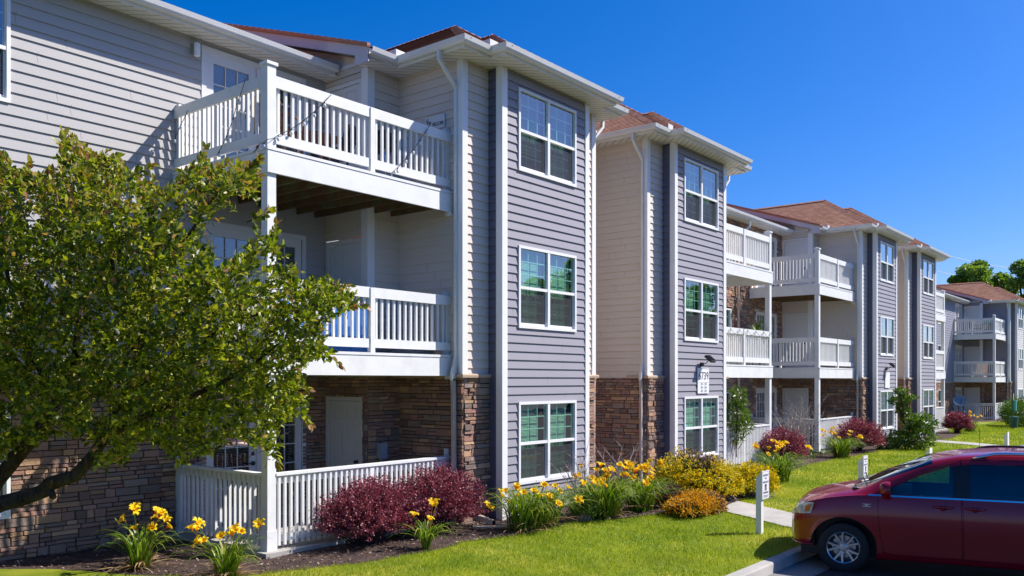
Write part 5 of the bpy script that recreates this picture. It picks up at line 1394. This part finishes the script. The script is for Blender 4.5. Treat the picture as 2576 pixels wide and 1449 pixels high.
    for y0 in (.40, -.40):
        it.box(-2.62, -2.10, y0-.25, y0+.25, .45, .72); 
        it.add([(-2.58, y0-.24, .70), (-2.58, y0+.24, .70), (-2.82, y0+.22, 1.34), (-2.82, y0-.22, 1.34), (-2.70, y0-.24, .70), (-2.70, y0+.24, .70), (-2.92, y0+.22, 1.34), (-2.92, y0-.22, 1.34)], [[0,1,2,3],[7,6,5,4],[0,3,7,4],[1,2,6,5],[3,2,6,7]])
        it.box(-2.92, -2.84, y0-.12, y0+.12, 1.36, 1.52)
        it.box(-3.9, -3.4, y0-.25, y0+.25, .45, .75); it.box(-3.95, -3.82, y0-.24, y0+.24, .75, 1.38)
    it.build('seat', M['cabin_grey'], root)
    da = MB(); da.box(-1.85, -1.32, -.80, .80, .80, 1.12); da.lathe([(.16, 0), (.18, .015), (.16, .03), (.15, .015), (.16, 0)], c=(-2.05, .40, 1.08), axis='x', n=24); da.tube([(-2.03, .40, 1.08), (-1.80, .40, .98)], .03, 6); da.tube([(-2.035, .24, 1.09), (-2.035, .56, 1.09)], .02, 5)
    da.build('dashboard', M['black_plastic'], root)
    ub = MB()
    for q in (-1, 1):
        for ax_ in (axle1, axle2): ub.box(-ax_-.50, -ax_+.50, min(q*.59, q*.56), max(q*.59, q*.56), .16, .86)
    ub.box(-4.9, -.35, -.62, .62, .17, .34); ub.box(-1.56, -1.405, -.93, .93, .22, 1.0); ub.box(-3.60, -3.54, -.88, .88, .24, .8); ub.box(-.56, -.50, -.80, .80, .30, .8); ub.build('underbody', M['black_plastic'], root)
    tr = MB(); tr.tube([(-3.6, .30, 1.76), (-3.68, .30, 1.775), (-3.74, .30, 1.76)], [.02, .03, .012], 8); tr.build('roof_antenna', M['black_plastic'], root)
minivan()

def white_car():
    P = dict(L=4.6, top=[(0, .58), (.04, .68), (.15, .78), (.5, .88), (1.1, .98), (1.2, 1.0), (2.0, 1.40), (2.5, 1.46), (3.2, 1.45), (3.9, 1.20), (4.5, 1.05), (4.6, .7)],
        belt=[(0, .55), (.05, .62), (.2, .72), (.6, .82), (1.2, .93), (3.8, .98), (4.5, .95), (4.6, .66)], w=[(0, .5), (.05, .68), (.2, .80), (.6, .87), (1.2, .90), (3.8, .90), (4.4, .83), (4.6, .72)],
        bot=[(0, .28), (.1, .2), (4.4, .2), (4.6, .3)], cowl=1.2)
    p = at_depth(2519, 1104, 25.6); hd = math.radians(92); org = Vector((p.x+.75, p.y+.0))
    root = thing('parked_car', 'white car at the right edge, only its bonnet and windscreen above the minivan roof', 'car', (org.x, org.y, -.332), hd)
    o = loft(P, [round(.0+.05*k, 3) for k in range(93)])
    for f in o.data.polygons:
        s = -f.center.x; zt = smooth_tab(P['top'], s, .03); be = smooth_tab(P['belt'], s, .05)
        f.material_index = 1 if (1.24 < s < 2.0 and f.center.z > be+.60*(zt-be)) or (1.5 < s < 3.8 and be+.03 < f.center.z < be+.80*(zt-be) and abs(f.center.y) > .5) else 0
    finish(o, 'body', root, [M['white_car_paint'], M['car_glass_dark']], 40)
    for x, y, l in ((-.9, .80, True), (-.9, -.80, False), (-3.6, .80, True), (-3.6, -.80, False)): add_wheel(root, x, y, l)
    for sg in (1, -1): skin(P, [(.12, .60), (.5, .68), (.5, .78), (.2, .72)], .008, 'headlight', 'lamp_clear', root, sg, .012)
white_car()
# ------------------------------------------------------------------ lettering
def text_mesh(body, size, origin, ax, mat, parent, name='lettering', align='CENTER', depth=.002, sx=1.0):
    """letters lying in the plane spanned by ax (horizontal, 2D) and +Z"""
    cu = bpy.data.curves.new('t', 'FONT'); cu.body = body; cu.size = size; cu.align_x = align; cu.extrude = depth; cu.resolution_u = 3
    ob = bpy.data.objects.new('t', cu); C.objects.link(ob); dg = bpy.context.evaluated_depsgraph_get(); dg.update()
    me = bpy.data.meshes.new_from_object(ob.evaluated_get(dg)); bpy.data.objects.remove(ob)
    n = (ax[1], -ax[0])
    for v in me.vertices:
        x, y, z = v.co; v.co = (origin[0]+ax[0]*x*sx+n[0]*z, origin[1]+ax[1]*x*sx+n[1]*z, origin[2]+y)
    me.materials.clear(); me.materials.append(M[mat]); o = bpy.data.objects.new(name, me); C.objects.link(o); o.parent = parent; return o

# ------------------------------------------------------------------ parking sign posts
def sign_post(label, x, y, z, h, text=True, rz=0):
    root = thing('sign_post', label, 'sign', (x, y, z), rz, 'white parking sign posts along the kerb')
    p = MB(); w = .047
    p.box(-w, w, -w, w, -.1, h-.17); p.add([(-w,-w,h-.17),(w,-w,h-.17),(w,w,h-.17),(-w,w,h-.17),(-w,-w,h-.02),(w,-w,h-.02),(w,w,h-.11),(-w,w,h-.11)], [[4,5,6,7],[0,1,5,4],[1,2,6,5],[2,3,7,6],[3,0,4,7]])
    p.build('post', M['white_paint'], root)
    s = MB(); s.box(-.06, .235, -w-.022, -w-.003, h-.47, h); plate = s.build('sign_plate', M['sign_white'], root)
    if text:
        yb = -w-.0235; cx = .0875; ax = (1, 0)
        b = MB()
        for (a0, a1, z0, z1) in ((-.05, .225, h-.014, h-.010), (-.05, .225, h-.460, h-.456), (-.052, -.048, h-.46, h-.01), (.223, .227, h-.46, h-.01)): b.box(a0, a1, yb, yb+.002, z0, z1)
        b.build('border', M['ink_soft'], plate)
        for tx, sz, zz in (('RESERVED', .050, .085), ('FOR', .042, .135), ('HANDICAP', .050, .200), ('PARKING', .052, .375)): text_mesh(tx, sz*.92, (cx, yb, h-zz), ax, 'ink_soft', plate)
        for k in range(2): text_mesh('VIOLATORS WILL BE TOWED' if k == 0 else 'AT OWNER EXPENSE', .016, (cx, yb, h-.415-.022*k), ax, 'ink_soft', plate)
        q = MB(); q.box(cx-.038, cx+.038, yb-.001, yb+.002, h-.325, h-.222); q.build('symbol_panel', M['ink'], plate)
        t = MB(); P = lambda a, c: (cx+a, yb-.003, h-.325+c)
        t.tube([P(-.006, .088), P(-.006, .089)], .008, 8); t.tube([P(-.006, .078), P(-.004, .045), P(.016, .044), P(.024, .020), P(.030, .022)], .0045, 5); t.tube([P(-.004, .064), P(.014, .063)], .004, 5)
        t.tube([P(-.002+.021*math.cos(a), .032+.021*math.sin(a)) for a in [math.radians(120+18*k) for k in range(13)]], .0035, 5); t.build('wheelchair_symbol', M['sign_white'], plate)
    return root
sign_post('white square post with a disabled parking sign, standing on the near lawn', 13.80, 5.83, gz(13.8, 5.8), 1.05)
p = G(2166, 1262, -.14); sign_post('white square sign post standing behind the minivan bonnet', p[0], p[1], p[2], .98)
p = at_depth(2334, 1127, 25.6); sign_post('white square sign post of which only the top shows above the minivan windscreen', p.x, p.y, gz(p.x, 6), p.z-gz(p.x, 6), False)
p = at_depth(2530, 1087, 30.5); sign_post('white square sign post on the far lawn, left of the green waste bin', p.x, p.y, gz(p.x, 6), p.z-gz(p.x, 6), False)

# ------------------------------------------------------------------ number plaques and flood lights on the bays
def plaque(label, x, y, z, numbered):
    root = thing('number_plaque', label, 'sign', (x, y, z)); b = MB(); b.box(0, .60, -.022, 0, .0, .62); b.box(-.005, .605, -.026, -.0, .275, .292); b.box(-.008, .608, -.03, -.003, .612, .625); b.build('board', M['sign_white'], root)
    if numbered:
        text_mesh('6739', .265, (.31, -.0235, .345), (1, 0), 'ink', root, 'house_number', sx=1.02)
        for k, tx in enumerate(('101 - 103', '201 - 204', '301 - 304')): text_mesh(tx, .085, (.31, -.0235, .205-.085*k), (1, 0), 'ink_soft', root, 'unit_numbers')
    return root
plaque('white plaque reading 6739 above the ground floor window of the second bay', 19.20, BY-.026, 2.09, True)
plaque('blank looking white plaque above the ground floor window of the third bay', 34.87, BY-.026, 2.12, False)
def flood(label, x, y, z):
    root = thing('flood_light', label, 'lamp', (x, y, z)); b = MB(); b.box(-.05, .05, -.05, .0, -.05, .05); b.tube([(0, -.04, 0), (.02, -.12, .03), (.06, -.17, .10)], .012, 6); b.build('bracket', M['dark_metal'], root)
    h = MB(); a = math.radians(40); ca, sa = math.cos(a), math.sin(a)
    def R_(x_, y_, z_): return (.05+x_, -.20+y_*ca-z_*sa, .15+y_*sa+z_*ca)
    bx = lambda m, x0, x1, y0, y1, z0, z1: m.add([R_(*q) for q in ((x0,y0,z0),(x1,y0,z0),(x1,y1,z0),(x0,y1,z0),(x0,y0,z1),(x1,y0,z1),(x1,y1,z1),(x0,y1,z1))], [[3,2,1,0],[4,5,6,7],[0,1,5,4],[1,2,6,5],[2,3,7,6],[3,0,4,7]])
    bx(h, -.11, .13, -.13, .10, -.03, .02)
    for k in range(6): bx(h, -.09+.035*k, -.085+.035*k, -.11, .08, .02, .045)
    hd = h.build('lamp_head', M['dark_metal'], root); g = MB(); bx(g, -.095, .115, -.115, .085, -.034, -.031); g.build('lens', M['lamp_clear'], hd)
flood('black flood light tilted over the 6739 plaque', 19.42, BY-.026, 2.80)
flood('black flood light above the blank plaque on the third bay', 35.05, BY-.026, 2.86)
# wall light under the near eaves
r = thing('wall_light', 'small white cylinder wall light under the near left eaves', 'lamp', (7.62, WY-.03, 7.70)); b = MB(); b.box(-.05, .04, -.03, .03, -.02, .14); b.build('mount', M['ink_soft'], r)
b = MB(); b.lathe([(0, -.10), (.045, -.10), (.05, -.09), (.05, .09), (.042, .11), (0, .11)], c=(.0, -.10, .03), n=20); b.build('shade', M['white_paint'], r, smooth=False)
# grey-blue electric box on the closet wall
r = thing('electric_box', 'small blue grey electric box on the ground floor stone wall', 'electric box', (10.49, CY-.06, 1.02)); b = MB(); b.box(0, .15, -.09, .02, 0, .27); b.box(-.006, .156, -.10, -.088, -.006, .276); b.build('box', M['steel_box'], r)
b = MB(); b.tube([(.07, -.02, 0), (.07, -.02, -1.0)], .016, 8); b.build('conduit', M['steel_box'], r)
# welcome board
r = thing('welcome_board', 'wooden board reading WELCOME with a small black bird, on the top balcony wall', 'sign', (TX0-.03, 10.90, 6.86))
b = MB(); b.box(-.018, 0, -.47, .0, 0, .24); b.build('board', M['door_white'], r)
text_mesh('WELCOME', .092, (-.0205, -.31, .055), (0, -1), 'ink', r, sx=.62)
b = MB(); Q = lambda a, c: (-.022, -.085-a, .12+c)
b.tube([Q(-.05, -.02), Q(-.02, .02), Q(.02, .03), Q(.045, .01), Q(.03, -.03), Q(-.01, -.04), Q(-.05, -.02)], .008, 5); b.tube([Q(-.03, .02), Q(-.045, .06), Q(-.02, .075)], .009, 5); b.tube([Q(-.045, .06), Q(-.065, .055)], .004, 4)
b.tube([Q(-.01, -.04), Q(-.02, -.08), Q(.0, -.085)], .004, 4); b.tube([Q(.01, -.04), Q(.02, -.08), Q(.04, -.085)], .004, 4); b.tube([Q(.0, .0), Q(.03, .0), Q(.05, .03)], .006, 4); b.tube([Q(-.03, .08), Q(-.02, .095), Q(-.005, .085)], .004, 4)
b.build('bird_figure', M['ink'], r)

# ------------------------------------------------------------------ string lights
def string_lights(label, pts, every=.22, bulb=.024):
    o = Vector(pts[0]); r = thing('string_lights', label, 'string lights', o); b = MB(); P = [Vector(p)-o for p in pts]; fine = []
    for a, c in zip(P, P[1:]):
        n = max(2, int((c-a).length/.08))
        for k in range(n): t = k/n; fine.append(a.lerp(c, t)+Vector((0, 0, -.02*math.sin(t*math.pi))))
    fine.append(P[-1]); b.tube([tuple(q) for q in fine], .0055, 5); b.build('cable', M['black_plastic'], r)
    acc = 0; last = fine[0]
    for q in fine[1:]:
        acc += (q-last).length; last = q
        if acc > every:
            acc = 0; m = MB(); m.lathe([(0, -.02), (.009, -.02), (.009, .012), (0, .012)], c=(q.x, q.y, q.z-.01), n=8); s = m.build('socket', M['black_plastic'], r)
            m = MB(); m.lathe([(.008, -.025), (bulb*.8, -.042), (bulb, -.06), (bulb*.7, -.082), (0, -.09)], c=(q.x, q.y, q.z), n=10); m.build('bulb', M['clear_bulb'], s, smooth=True)
def on_x(u, v, Xp):
    k = (u-1288)/FPX; dx = FW[0]+k*RT[0]; dy = FW[1]+k*RT[1]; t = Xp/dx; return Vector((Xp, t*dy, CAMZ+(HOR-v)/FPX*t))
string_lights('black string lights hanging down the short side of the near top balcony', [on_x(618, 196, PX-.03), on_x(596, 262, PX-.03), on_x(577, 325, PX-.03), on_x(545, 392, PX-.03)])
string_lights('short end of string lights beside the wall on the near top balcony', [on_x(472, 278, PX-.03), on_x(455, 312, PX-.03), on_x(440, 346, PX-.03)])
string_lights('black string lights rising from the corner post along the near top balcony', [on_x(637, 383, PX-.035), on_x(655, 360, PX-.035)+Vector((0, 0, 0)), Vector((PX-.03, PY-.05, on_y(668, 352, PY).z)), on_y(700, 340, PY-.03), on_y(765, 302, PY-.03), on_y(833, 238, PY-.03)])
string_lights('black string lights at the tower end of the near top balcony', [on_y(978, 440, PY-.03), on_y(1022, 398, PY-.03), on_y(1080, 316, PY-.03)])
x1 = 2*MIDX-PX; pts = []
for k in range(13): xx = 21.75+(x1-21.85)*k/12; pts.append(Vector((xx, PY-.03, 2.85+1.035-(.02 if k % 2 == 0 else .17))))
string_lights('white bulbed string lights zigzagging along the rail of the second balcony stack', pts, .3, .02)

# ------------------------------------------------------------------ balcony furniture
def chair(label, loc, rz, mat, wicker=True, group=None):
    r = thing('chair', label, 'chair', loc, rz, group); s = MB(); s.box(-.26, .26, -.25, .25, .40, .45); s.build('seat', M[mat], r)
    s = MB(); V = []; n = 8
    for i in range(n+1):
        a = -1+2*i/n; h = .93-.12*a*a*a*a-.03*a*a; V += [(.26*a, .25+.05*(1-a*a), .45), (.27*a, .33+.06*(1-a*a), h), (.27*a, .36+.06*(1-a*a), h), (.26*a, .28+.05*(1-a*a), .45)]
    F = []
    for i in range(n):
        for k in range(4): F.append([i*4+k, i*4+(k+1) % 4, i*4+4+(k+1) % 4, i*4+4+k])
    F += [[0, 1, 2, 3], [n*4+3, n*4+2, n*4+1, n*4]]; s.add(V, F); s.build('backrest', M[mat], r, smooth=False)
    for sx in (-1, 1):
        for sy in (-1, 1): s = MB(); s.tube([(sx*.24, sy*.22, 0), (sx*.23, sy*.22, .42)], .02, 6); s.build('leg', M[mat], r)
        s = MB(); s.tube([(sx*.27, -.22, .42), (sx*.29, -.22, .64), (sx*.29, .20, .66), (sx*.27, .33, .64)], .02, 6); s.build('armrest', M[mat], r)
    return r
chair('brown wicker chair close to the corner post of the near top balcony', (7.95, 10.95, 5.70), 1.9, 'furn_brown')
chair('black metal chair in the middle of the near top balcony', (9.25, 11.35, 5.70), -2.6, 'dark_metal')
r = thing('patio_table', 'low round brown table on the near top balcony', 'table', (8.6, 11.0, 5.70)); s = MB(); s.lathe([(0, .50), (.42, .50), (.43, .515), (.42, .53), (0, .53)], n=28); s.build('table_top', M['furn_brown'], r)
for k in range(4): a = k*math.pi/2+.4; s = MB(); s.tube([(.34*math.cos(a), .34*math.sin(a), 0), (.26*math.cos(a), .26*math.sin(a), .50)], .02, 6); s.build('leg', M['furn_brown'], r)
r = thing('grill', 'small black kettle grill at the tower end of the near top balcony', 'grill', (10.0, 10.9, 5.70)); s = MB(); s.lathe([(0, .55), (.14, .57), (.22, .66), (.235, .75)], n=20); s.build('bowl', M['black_plastic'], r); s = MB(); s.lathe([(.238, .755), (.21, .86), (.12, .93), (0, .95)], n=20); s.tube([(-.04, 0, .95), (-.03, 0, .985), (.03, 0, .985), (.04, 0, .95)], .008, 5); s.build('lid', M['dark_metal'], r)
for k in range(3): a = k*2.094; s = MB(); s.tube([(.26*math.cos(a), .26*math.sin(a), 0), (.15*math.cos(a), .15*math.sin(a), .60)], .012, 6); s.build('leg', M['chrome'], r)
# blue covered box on the second floor
r = thing('covered_bench', 'bench wrapped in a bright blue tarpaulin on the near second floor balcony', 'bench', (8.9, 11.2, 2.85)); s = MB(); n = 14; V = []; F = []
for i in range(n+1):
    for j, (yy, zz) in enumerate(((-.32, .02), (-.33, .45), (-.28, .74), (.05, .80), (.10, .98), (.30, .96), (.34, .02))):
        V.append((-.95+1.9*i/n+.01*math.sin(j*5+i), yy+.025*math.sin(i*2.3+j*1.7), zz+.02*math.sin(i*1.7+j)))
m_ = 7
for i in range(n):
    for j in range(m_-1): F.append([i*m_+j, (i+1)*m_+j, (i+1)*m_+j+1, i*m_+j+1])
F += [list(range(m_)), [n*m_+j for j in range(m_)][::-1]]; s.add(V, F); s.build('tarpaulin', M['tarp_blue'], r)
s = MB()
for sx in (-.85, .85): s.box(sx-.03, sx+.03, -.28, .28, 0, .10)
s.build('leg', M['dark_metal'], r)
# slatted crate shelf against the flank
r = thing('shelf', 'grey slatted shelf standing by the tower wall on the near second floor balcony', 'shelf', (10.45, 10.95, 2.85)); s = MB()
for z in (.02, .22, .42, .62): s.box(0, .5, -.25, .25, z, z+.02)
s.build('board', M['ink_soft'], r); s = MB()
for k in range(14): s.box(-.005+.036*k, .008+.036*k, -.262, -.25, .0, .70); 
for k in range(13): s.box(-.012, 0, -.25+.038*k, -.238+.038*k, .0, .70)
s.build('slats', M['steel_box'], r)
# ground floor chair with blue cushion
chair('dark chair with its back to the railing on the near ground floor patio', (8.1, 11.3, 0.0), 2.5, 'dark_metal')
r = thing('cushion', 'pale blue cushion lying on the near ground floor patio chair', 'cushion', (8.1, 11.3, .455), 2.5); s = MB(); s.lathe([(0, 0), (.20, .0), (.24, .04), (.20, .08), (0, .09)], n=16); s.build('cushion_pad', M['dish_blue'], r, smooth=True)
# plant on the second stack's rail
def spiky_plant(label, loc):
    r = thing('yucca_plant', label, 'plant', loc); V = []; F = []; R = random.Random(4)
    for i in range(46):
        a = R.uniform(0, 6.283); el = R.uniform(.15, 1.5); L = R.uniform(.35, .62); w = .022; d = (math.cos(a)*math.cos(el), math.sin(a)*math.cos(el), math.sin(el)); s_ = (-math.sin(a)*w, math.cos(a)*w); b = len(V)
        for j, t in enumerate((0, .4, .75, 1)):
            k = (.6, 1, .7, .05)[j]; z = d[2]*L*t-.22*L*t*t; V += [(d[0]*L*t+s_[0]*k, d[1]*L*t+s_[1]*k, z), (d[0]*L*t-s_[0]*k, d[1]*L*t-s_[1]*k, z)]
        for j in range(3): F.append([b+2*j, b+2*j+1, b+2*j+3, b+2*j+2])
    np_mesh('leaf', V, F, M['shrub_leaf'], r); s = MB(); s.lathe([(0, -.34), (.11, -.34), (.15, -.05), (.16, -.04), (.16, -.0), (.13, -.0), (0, -.02)], n=16); s.build('pot', M['furn_brown'], r); return r
p = on_y(1905, 838, PY+.32); spiky_plant('spiky green yucca in a pot behind the string lit rail', (p.x, p.y, p.z))
s = thing('plant_stand', 'small dark stand under the yucca pot', 'plant stand', (p.x, p.y, 2.85)); m = MB(); m.lathe([(0, p.z-.37-2.85), (.16, p.z-.37-2.85), (.16, p.z-.345-2.85), (0, p.z-.345-2.85)], n=16)
for k in range(3): a = k*2.094; m.tube([(.14*math.cos(a), .14*math.sin(a), 0), (.12*math.cos(a), .12*math.sin(a), p.z-.36-2.85)], .012, 5)
m.build('frame', M['dark_metal'], s)
# far building's balcony things
chair('pale chair on the top balcony of the farthest building', (66.0, 11.9, 5.50), 2.2, 'ink_soft')
chair('dark chair beside a pale one on the top balcony of the farthest building', (65.2, 12.3, 5.50), .6, 'dark_metal')
r = thing('side_table', 'small table between the two chairs of the farthest top balcony', 'table', (65.5, 11.6, 5.50)); s = MB(); s.lathe([(0, .68), (.40, .68), (.40, .71), (0, .71)], n=20); s.tube([(0, 0, 0), (0, 0, .68)], .03, 6); s.build('table_top', M['dark_metal'], r)
r = thing('teal_jug', 'teal jug standing on the far top balcony table', 'jug', (65.45, 11.55, 6.21)); s = MB(); s.lathe([(0, 0), (.10, 0), (.12, .15), (.07, .28), (.08, .33), (0, .33)], n=12); s.build('jug_body', M['teal_plastic'], r, smooth=True)
r = thing('storage_cabinet', 'wooden cabinet on the second floor balcony of the farthest building', 'cabinet', (65.6, 12.0, 2.65)); s = MB(); s.box(-.45, .45, -.25, .25, 0, .95); s.box(-.47, .47, -.27, .27, .95, .98); s.build('case', M['tan_metal'], r); s = MB(); s.box(-.42, -.01, -.262, -.25, .05, .9); s.box(.01, .42, -.262, -.25, .05, .9); s.build('door', M['furn_brown'], r)
# satellite dish
p = at_depth(2415, 1008, 55.6); r = thing('satellite_dish', 'blue grey satellite dish standing in front of the farthest ground floor railing', 'satellite dish', (p.x, p.y, -.2)); s = MB(); V = []; F = []; n = 24
hz = p.z+.2
dn = Vector((-.80, -.35, .42)).normalized(); s1 = dn.cross(Vector((0, 0, 1))).normalized(); s2 = s1.cross(dn)
for i, rr in enumerate((0.001, .12, .24, .36)):
    for k in range(n): a = 2*math.pi*k/n; q = s1*math.cos(a)*rr*1.12+s2*math.sin(a)*rr+dn*(rr*rr*.5); V.append((q.x, q.y, hz+q.z))
for i in range(3):
    for k in range(n): F.append([i*n+k, i*n+(k+1) % n, (i+1)*n+(k+1) % n, (i+1)*n+k])
s.add(V, F); s.build('reflector', M['dish_blue'], r, smooth=True); s = MB(); s.tube([(.12, .1, 0), (.12, .1, hz-.1), (.0, 0, hz)], .03, 8); f_ = dn*.45; s.tube([(0, 0, hz-.3), (f_.x, f_.y, hz+f_.z-.12), (f_.x, f_.y, hz+f_.z)], .015, 6); s.build('mast', M['dark_metal'], r)
# dog waste station
p = on_ground(2547, 1081, -.2); r = thing('waste_station', 'dog waste station with a green bin and bag box on a post, far lawn', 'waste bin', (p.x, p.y, gz(p.x, p.y))); s = MB(); s.box(-.035, .035, -.035, .035, 0, 1.85); s.build('post', M['green_metal'], r)
s = MB(); s.box(-.03, .03, -.06, -.035, 1.5, 1.87); s.build('sign_plate', M['sign_white'], r); s = MB(); s.box(.0, .22, -.16, -.036, .95, 1.5); s.build('bag_box', M['teal_plastic'], r)
s = MB(); s.lathe([(0, .05), (.19, .05), (.22, .62), (.0, .62)], c=(.28, -.02, 0), n=20); o_ = s.build('bin', M['bin_green'], r); s = MB(); s.lathe([(.0, .66), (.12, .655), (.235, .62), (.235, .60), (0, .60)], c=(.28, -.02, 0), n=20); s.build('lid', M['bin_green'], o_)
# slim marker rods
for lab, (u, v, dd) in (('thin dark marker rod in the lawn beyond the second white post', (2187, 1150, 25.0)), ('thin dark marker rod in the far lawn near the path', (2464, 1078, 30.0))):
    p = at_depth(u, v, dd); z0 = gz(p.x, p.y); r = thing('marker_rod', lab, 'rod', (p.x, p.y, z0)); s = MB(); s.tube([(0, 0, -.05), (0, 0, p.z-z0)], .008, 5); s.lathe([(0, -.004), (.012, 0), (.012, .01), (0, .012)], c=(0, 0, p.z-z0), n=6); s.build('rod', M['dark_metal'], r)
# downspout extension and splash board by the nearest pier
r = thing('downspout_extension', 'tan downspout extension slanting out of the mulch by the nearest stone pier', 'drain pipe', (10.98, 9.98, .0)); s = MB(); a, b_ = Vector((0, 0, .16)), Vector((.13, -.62, .0)); 
V = []
for q in (a, b_):
    V += [(q.x-.045, q.y, q.z-.03), (q.x+.045, q.y, q.z-.03), (q.x+.045, q.y, q.z+.05), (q.x-.045, q.y, q.z+.05)]
s.add(V, [[0,1,5,4],[1,2,6,5],[2,3,7,6],[3,0,4,7]]); s.build('pipe', M['tan_metal'], r); s = MB(); s.add([tuple(Vector(v)+Vector((0, -.001, 0))*0 + (Vector((.0,0,0)))) for v in ((.09,-.615,-.025),(.17,-.615,-.025),(.17,-.615,.045),(.09,-.615,.045))], [[0,1,2,3]]); s.build('opening', M['black_plastic'], r)
r = thing('splash_board', 'grey splash board lying in the mulch below the downspout extension', 'board', (11.14, 9.32, -.055)); s = MB(); 
def qb(m, pts, h): m.add([(x, y, 0) for x, y in pts]+[(x, y, h) for x, y in pts], [[3,2,1,0],[4,5,6,7],[0,1,5,4],[1,2,6,5],[2,3,7,6],[3,0,4,7]])
qb(s, [(-.03, .28), (.05, .30), (.42, -.30), (.34, -.34)], .035); qb(s, [(-.36, .22), (-.30, .27), (.10, -.22), (.04, -.26)], .03); s.build('plank', M['tan_metal'], r)
# small bird on the lawn
p = on_ground(2180, 1178, -.12); r = thing('bird', 'small brown and white bird on the lawn behind the second white post', 'bird', (p.x, p.y, gz(p.x, p.y)), .4)
s = MB(); s.lathe([(0, -.085), (.025, -.07), (.042, -.02), (.040, .03), (.024, .065), (.020, .08), (.027, .10), (.020, .125), (0, .132)], c=(0, 0, .115), n=14); s.add([(-.02, .02, .06), (.02, .02, .06), (.03, .13, .01), (-.03, .13, .01), (-.02, .03, .075), (.02, .03, .075), (.03, .13, .02), (-.03, .13, .02)], [[0,1,2,3],[4,5,6,7],[0,3,7,4],[1,2,6,5],[2,3,7,6]]); s.tube([(0, -.02, .225), (0, -.055, .218)], [.008, .001], 5); s.tube([(.012, 0, 0), (.012, 0, .05)], .003, 4); s.tube([(-.012, 0, 0), (-.012, 0, .05)], .003, 4)
s.build('bird_body', M['twig'], r, smooth=True); s = MB()
for sg in (-1, 1): s.add([(sg*.040, -.03, .15), (sg*.046, .0, .09), (sg*.034, .07, .05), (sg*.036, .03, .13)], [[0,1,2,3]])
s.build('wing', M['furn_brown'], r)
# overhead cables at the far right
for k, (v0, v1) in enumerate(((630, 652), (676, 690))):
    a, b_ = at_depth(2330, v0, 120), at_depth(2800, v1+30, 120); o = a; r = thing('overhead_cable', ['upper', 'lower'][k]+' thin overhead cable crossing the sky at the far right', 'cable', o); s = MB()
    s.tube([tuple((b_-a)*t+Vector((0, 0, -1.2*math.sin(t*math.pi)))) for t in [i/14 for i in range(15)]], .03, 4); s.build('wire', M['black_plastic'], r)
# cable downpipe on the stone wall of the middle building
r = thing('wall_downpipe', 'brown downpipe with a white elbow on the sunlit stone wall of the middle building', 'downpipe', (27.95, WY, 0)); s = MB(); s.tube([(.25, -.12, 7.2), (.25, -.12, 4.0), (.25, -.14, 0)], .045, 8); s.build('pipe', M['tan_metal'], r)
s = MB(); s.tube([(.55, -.42, 8.0), (.55, -.40, 7.75), (.28, -.15, 7.45), (.25, -.12, 7.2)], .045, 8); s.build('elbow', M['gutter_white'], r)
# ------------------------------------------------------------------ camera, sun, sky
cam = bpy.data.cameras.new('camera'); co_ = bpy.data.objects.new('camera', cam); C.objects.link(co_)
cam.sensor_width = 36; cam.lens = 36*FPX/2576; cam.shift_y = (HOR-724.5)/2576; cam.clip_end = 3000; cam.clip_start = .1
co_.location = (0, 0, CAMZ); co_.rotation_euler = (math.radians(90), 0, HA-math.radians(90)); SC.camera = co_
SUN_H = Vector((.78, -.625)).normalized(); SUN_E = math.radians(45.5)
sl_ = bpy.data.lights.new('sun', 'SUN'); sl_.energy = 5.0; sl_.angle = math.radians(.53); sl_.color = (1, .945, .865)
so_ = bpy.data.objects.new('sun', sl_); C.objects.link(so_)
sd_ = Vector((SUN_H.x*math.cos(SUN_E), SUN_H.y*math.cos(SUN_E), math.sin(SUN_E)))
so_.rotation_euler = sd_.to_track_quat('Z', 'Y').to_euler(); so_.location = (30, -30, 40)
w = bpy.data.worlds.new('World'); SC.world = w; w.use_nodes = True; nt = w.node_tree; nt.nodes.clear()
sk = nt.nodes.new('ShaderNodeTexSky'); sk.sky_type = 'NISHITA'; sk.sun_disc = False; sk.sun_elevation = SUN_E
sk.sun_rotation = math.atan2(SUN_H.x, SUN_H.y); sk.air_density = 1.0; sk.dust_density = 1.6; sk.ozone_density = 5.0; sk.altitude = 600
hs = nt.nodes.new('ShaderNodeHueSaturation'); hs.inputs['Saturation'].default_value = 1.42
bg = nt.nodes.new('ShaderNodeBackground'); bg.inputs['Strength'].default_value = .10
ow = nt.nodes.new('ShaderNodeOutputWorld')
wb = nt.nodes.new('ShaderNodeMix'); wb.data_type = 'RGBA'; wb.blend_type = 'MULTIPLY'; wb.inputs[0].default_value = 1; wb.inputs[7].default_value = (.88, .86, 1.12, 1)
nt.links.new(sk.outputs[0], hs.inputs['Color']); nt.links.new(hs.outputs[0], wb.inputs[6]); nt.links.new(wb.outputs[2], bg.inputs[0]); nt.links.new(bg.outputs[0], ow.inputs[0])
SC.view_settings.view_transform = 'Standard'; SC.view_settings.look = 'None'; SC.view_settings.exposure = .56; SC.view_settings.gamma = 1
SC.view_settings.use_curve_mapping = False
SC.cycles.max_bounces = 8; SC.cycles.transparent_max_bounces = 16; SC.cycles.diffuse_bounces = 3; SC.cycles.glossy_bounces = 3
SC.cycles.caustics_reflective = False; SC.cycles.caustics_refractive = False
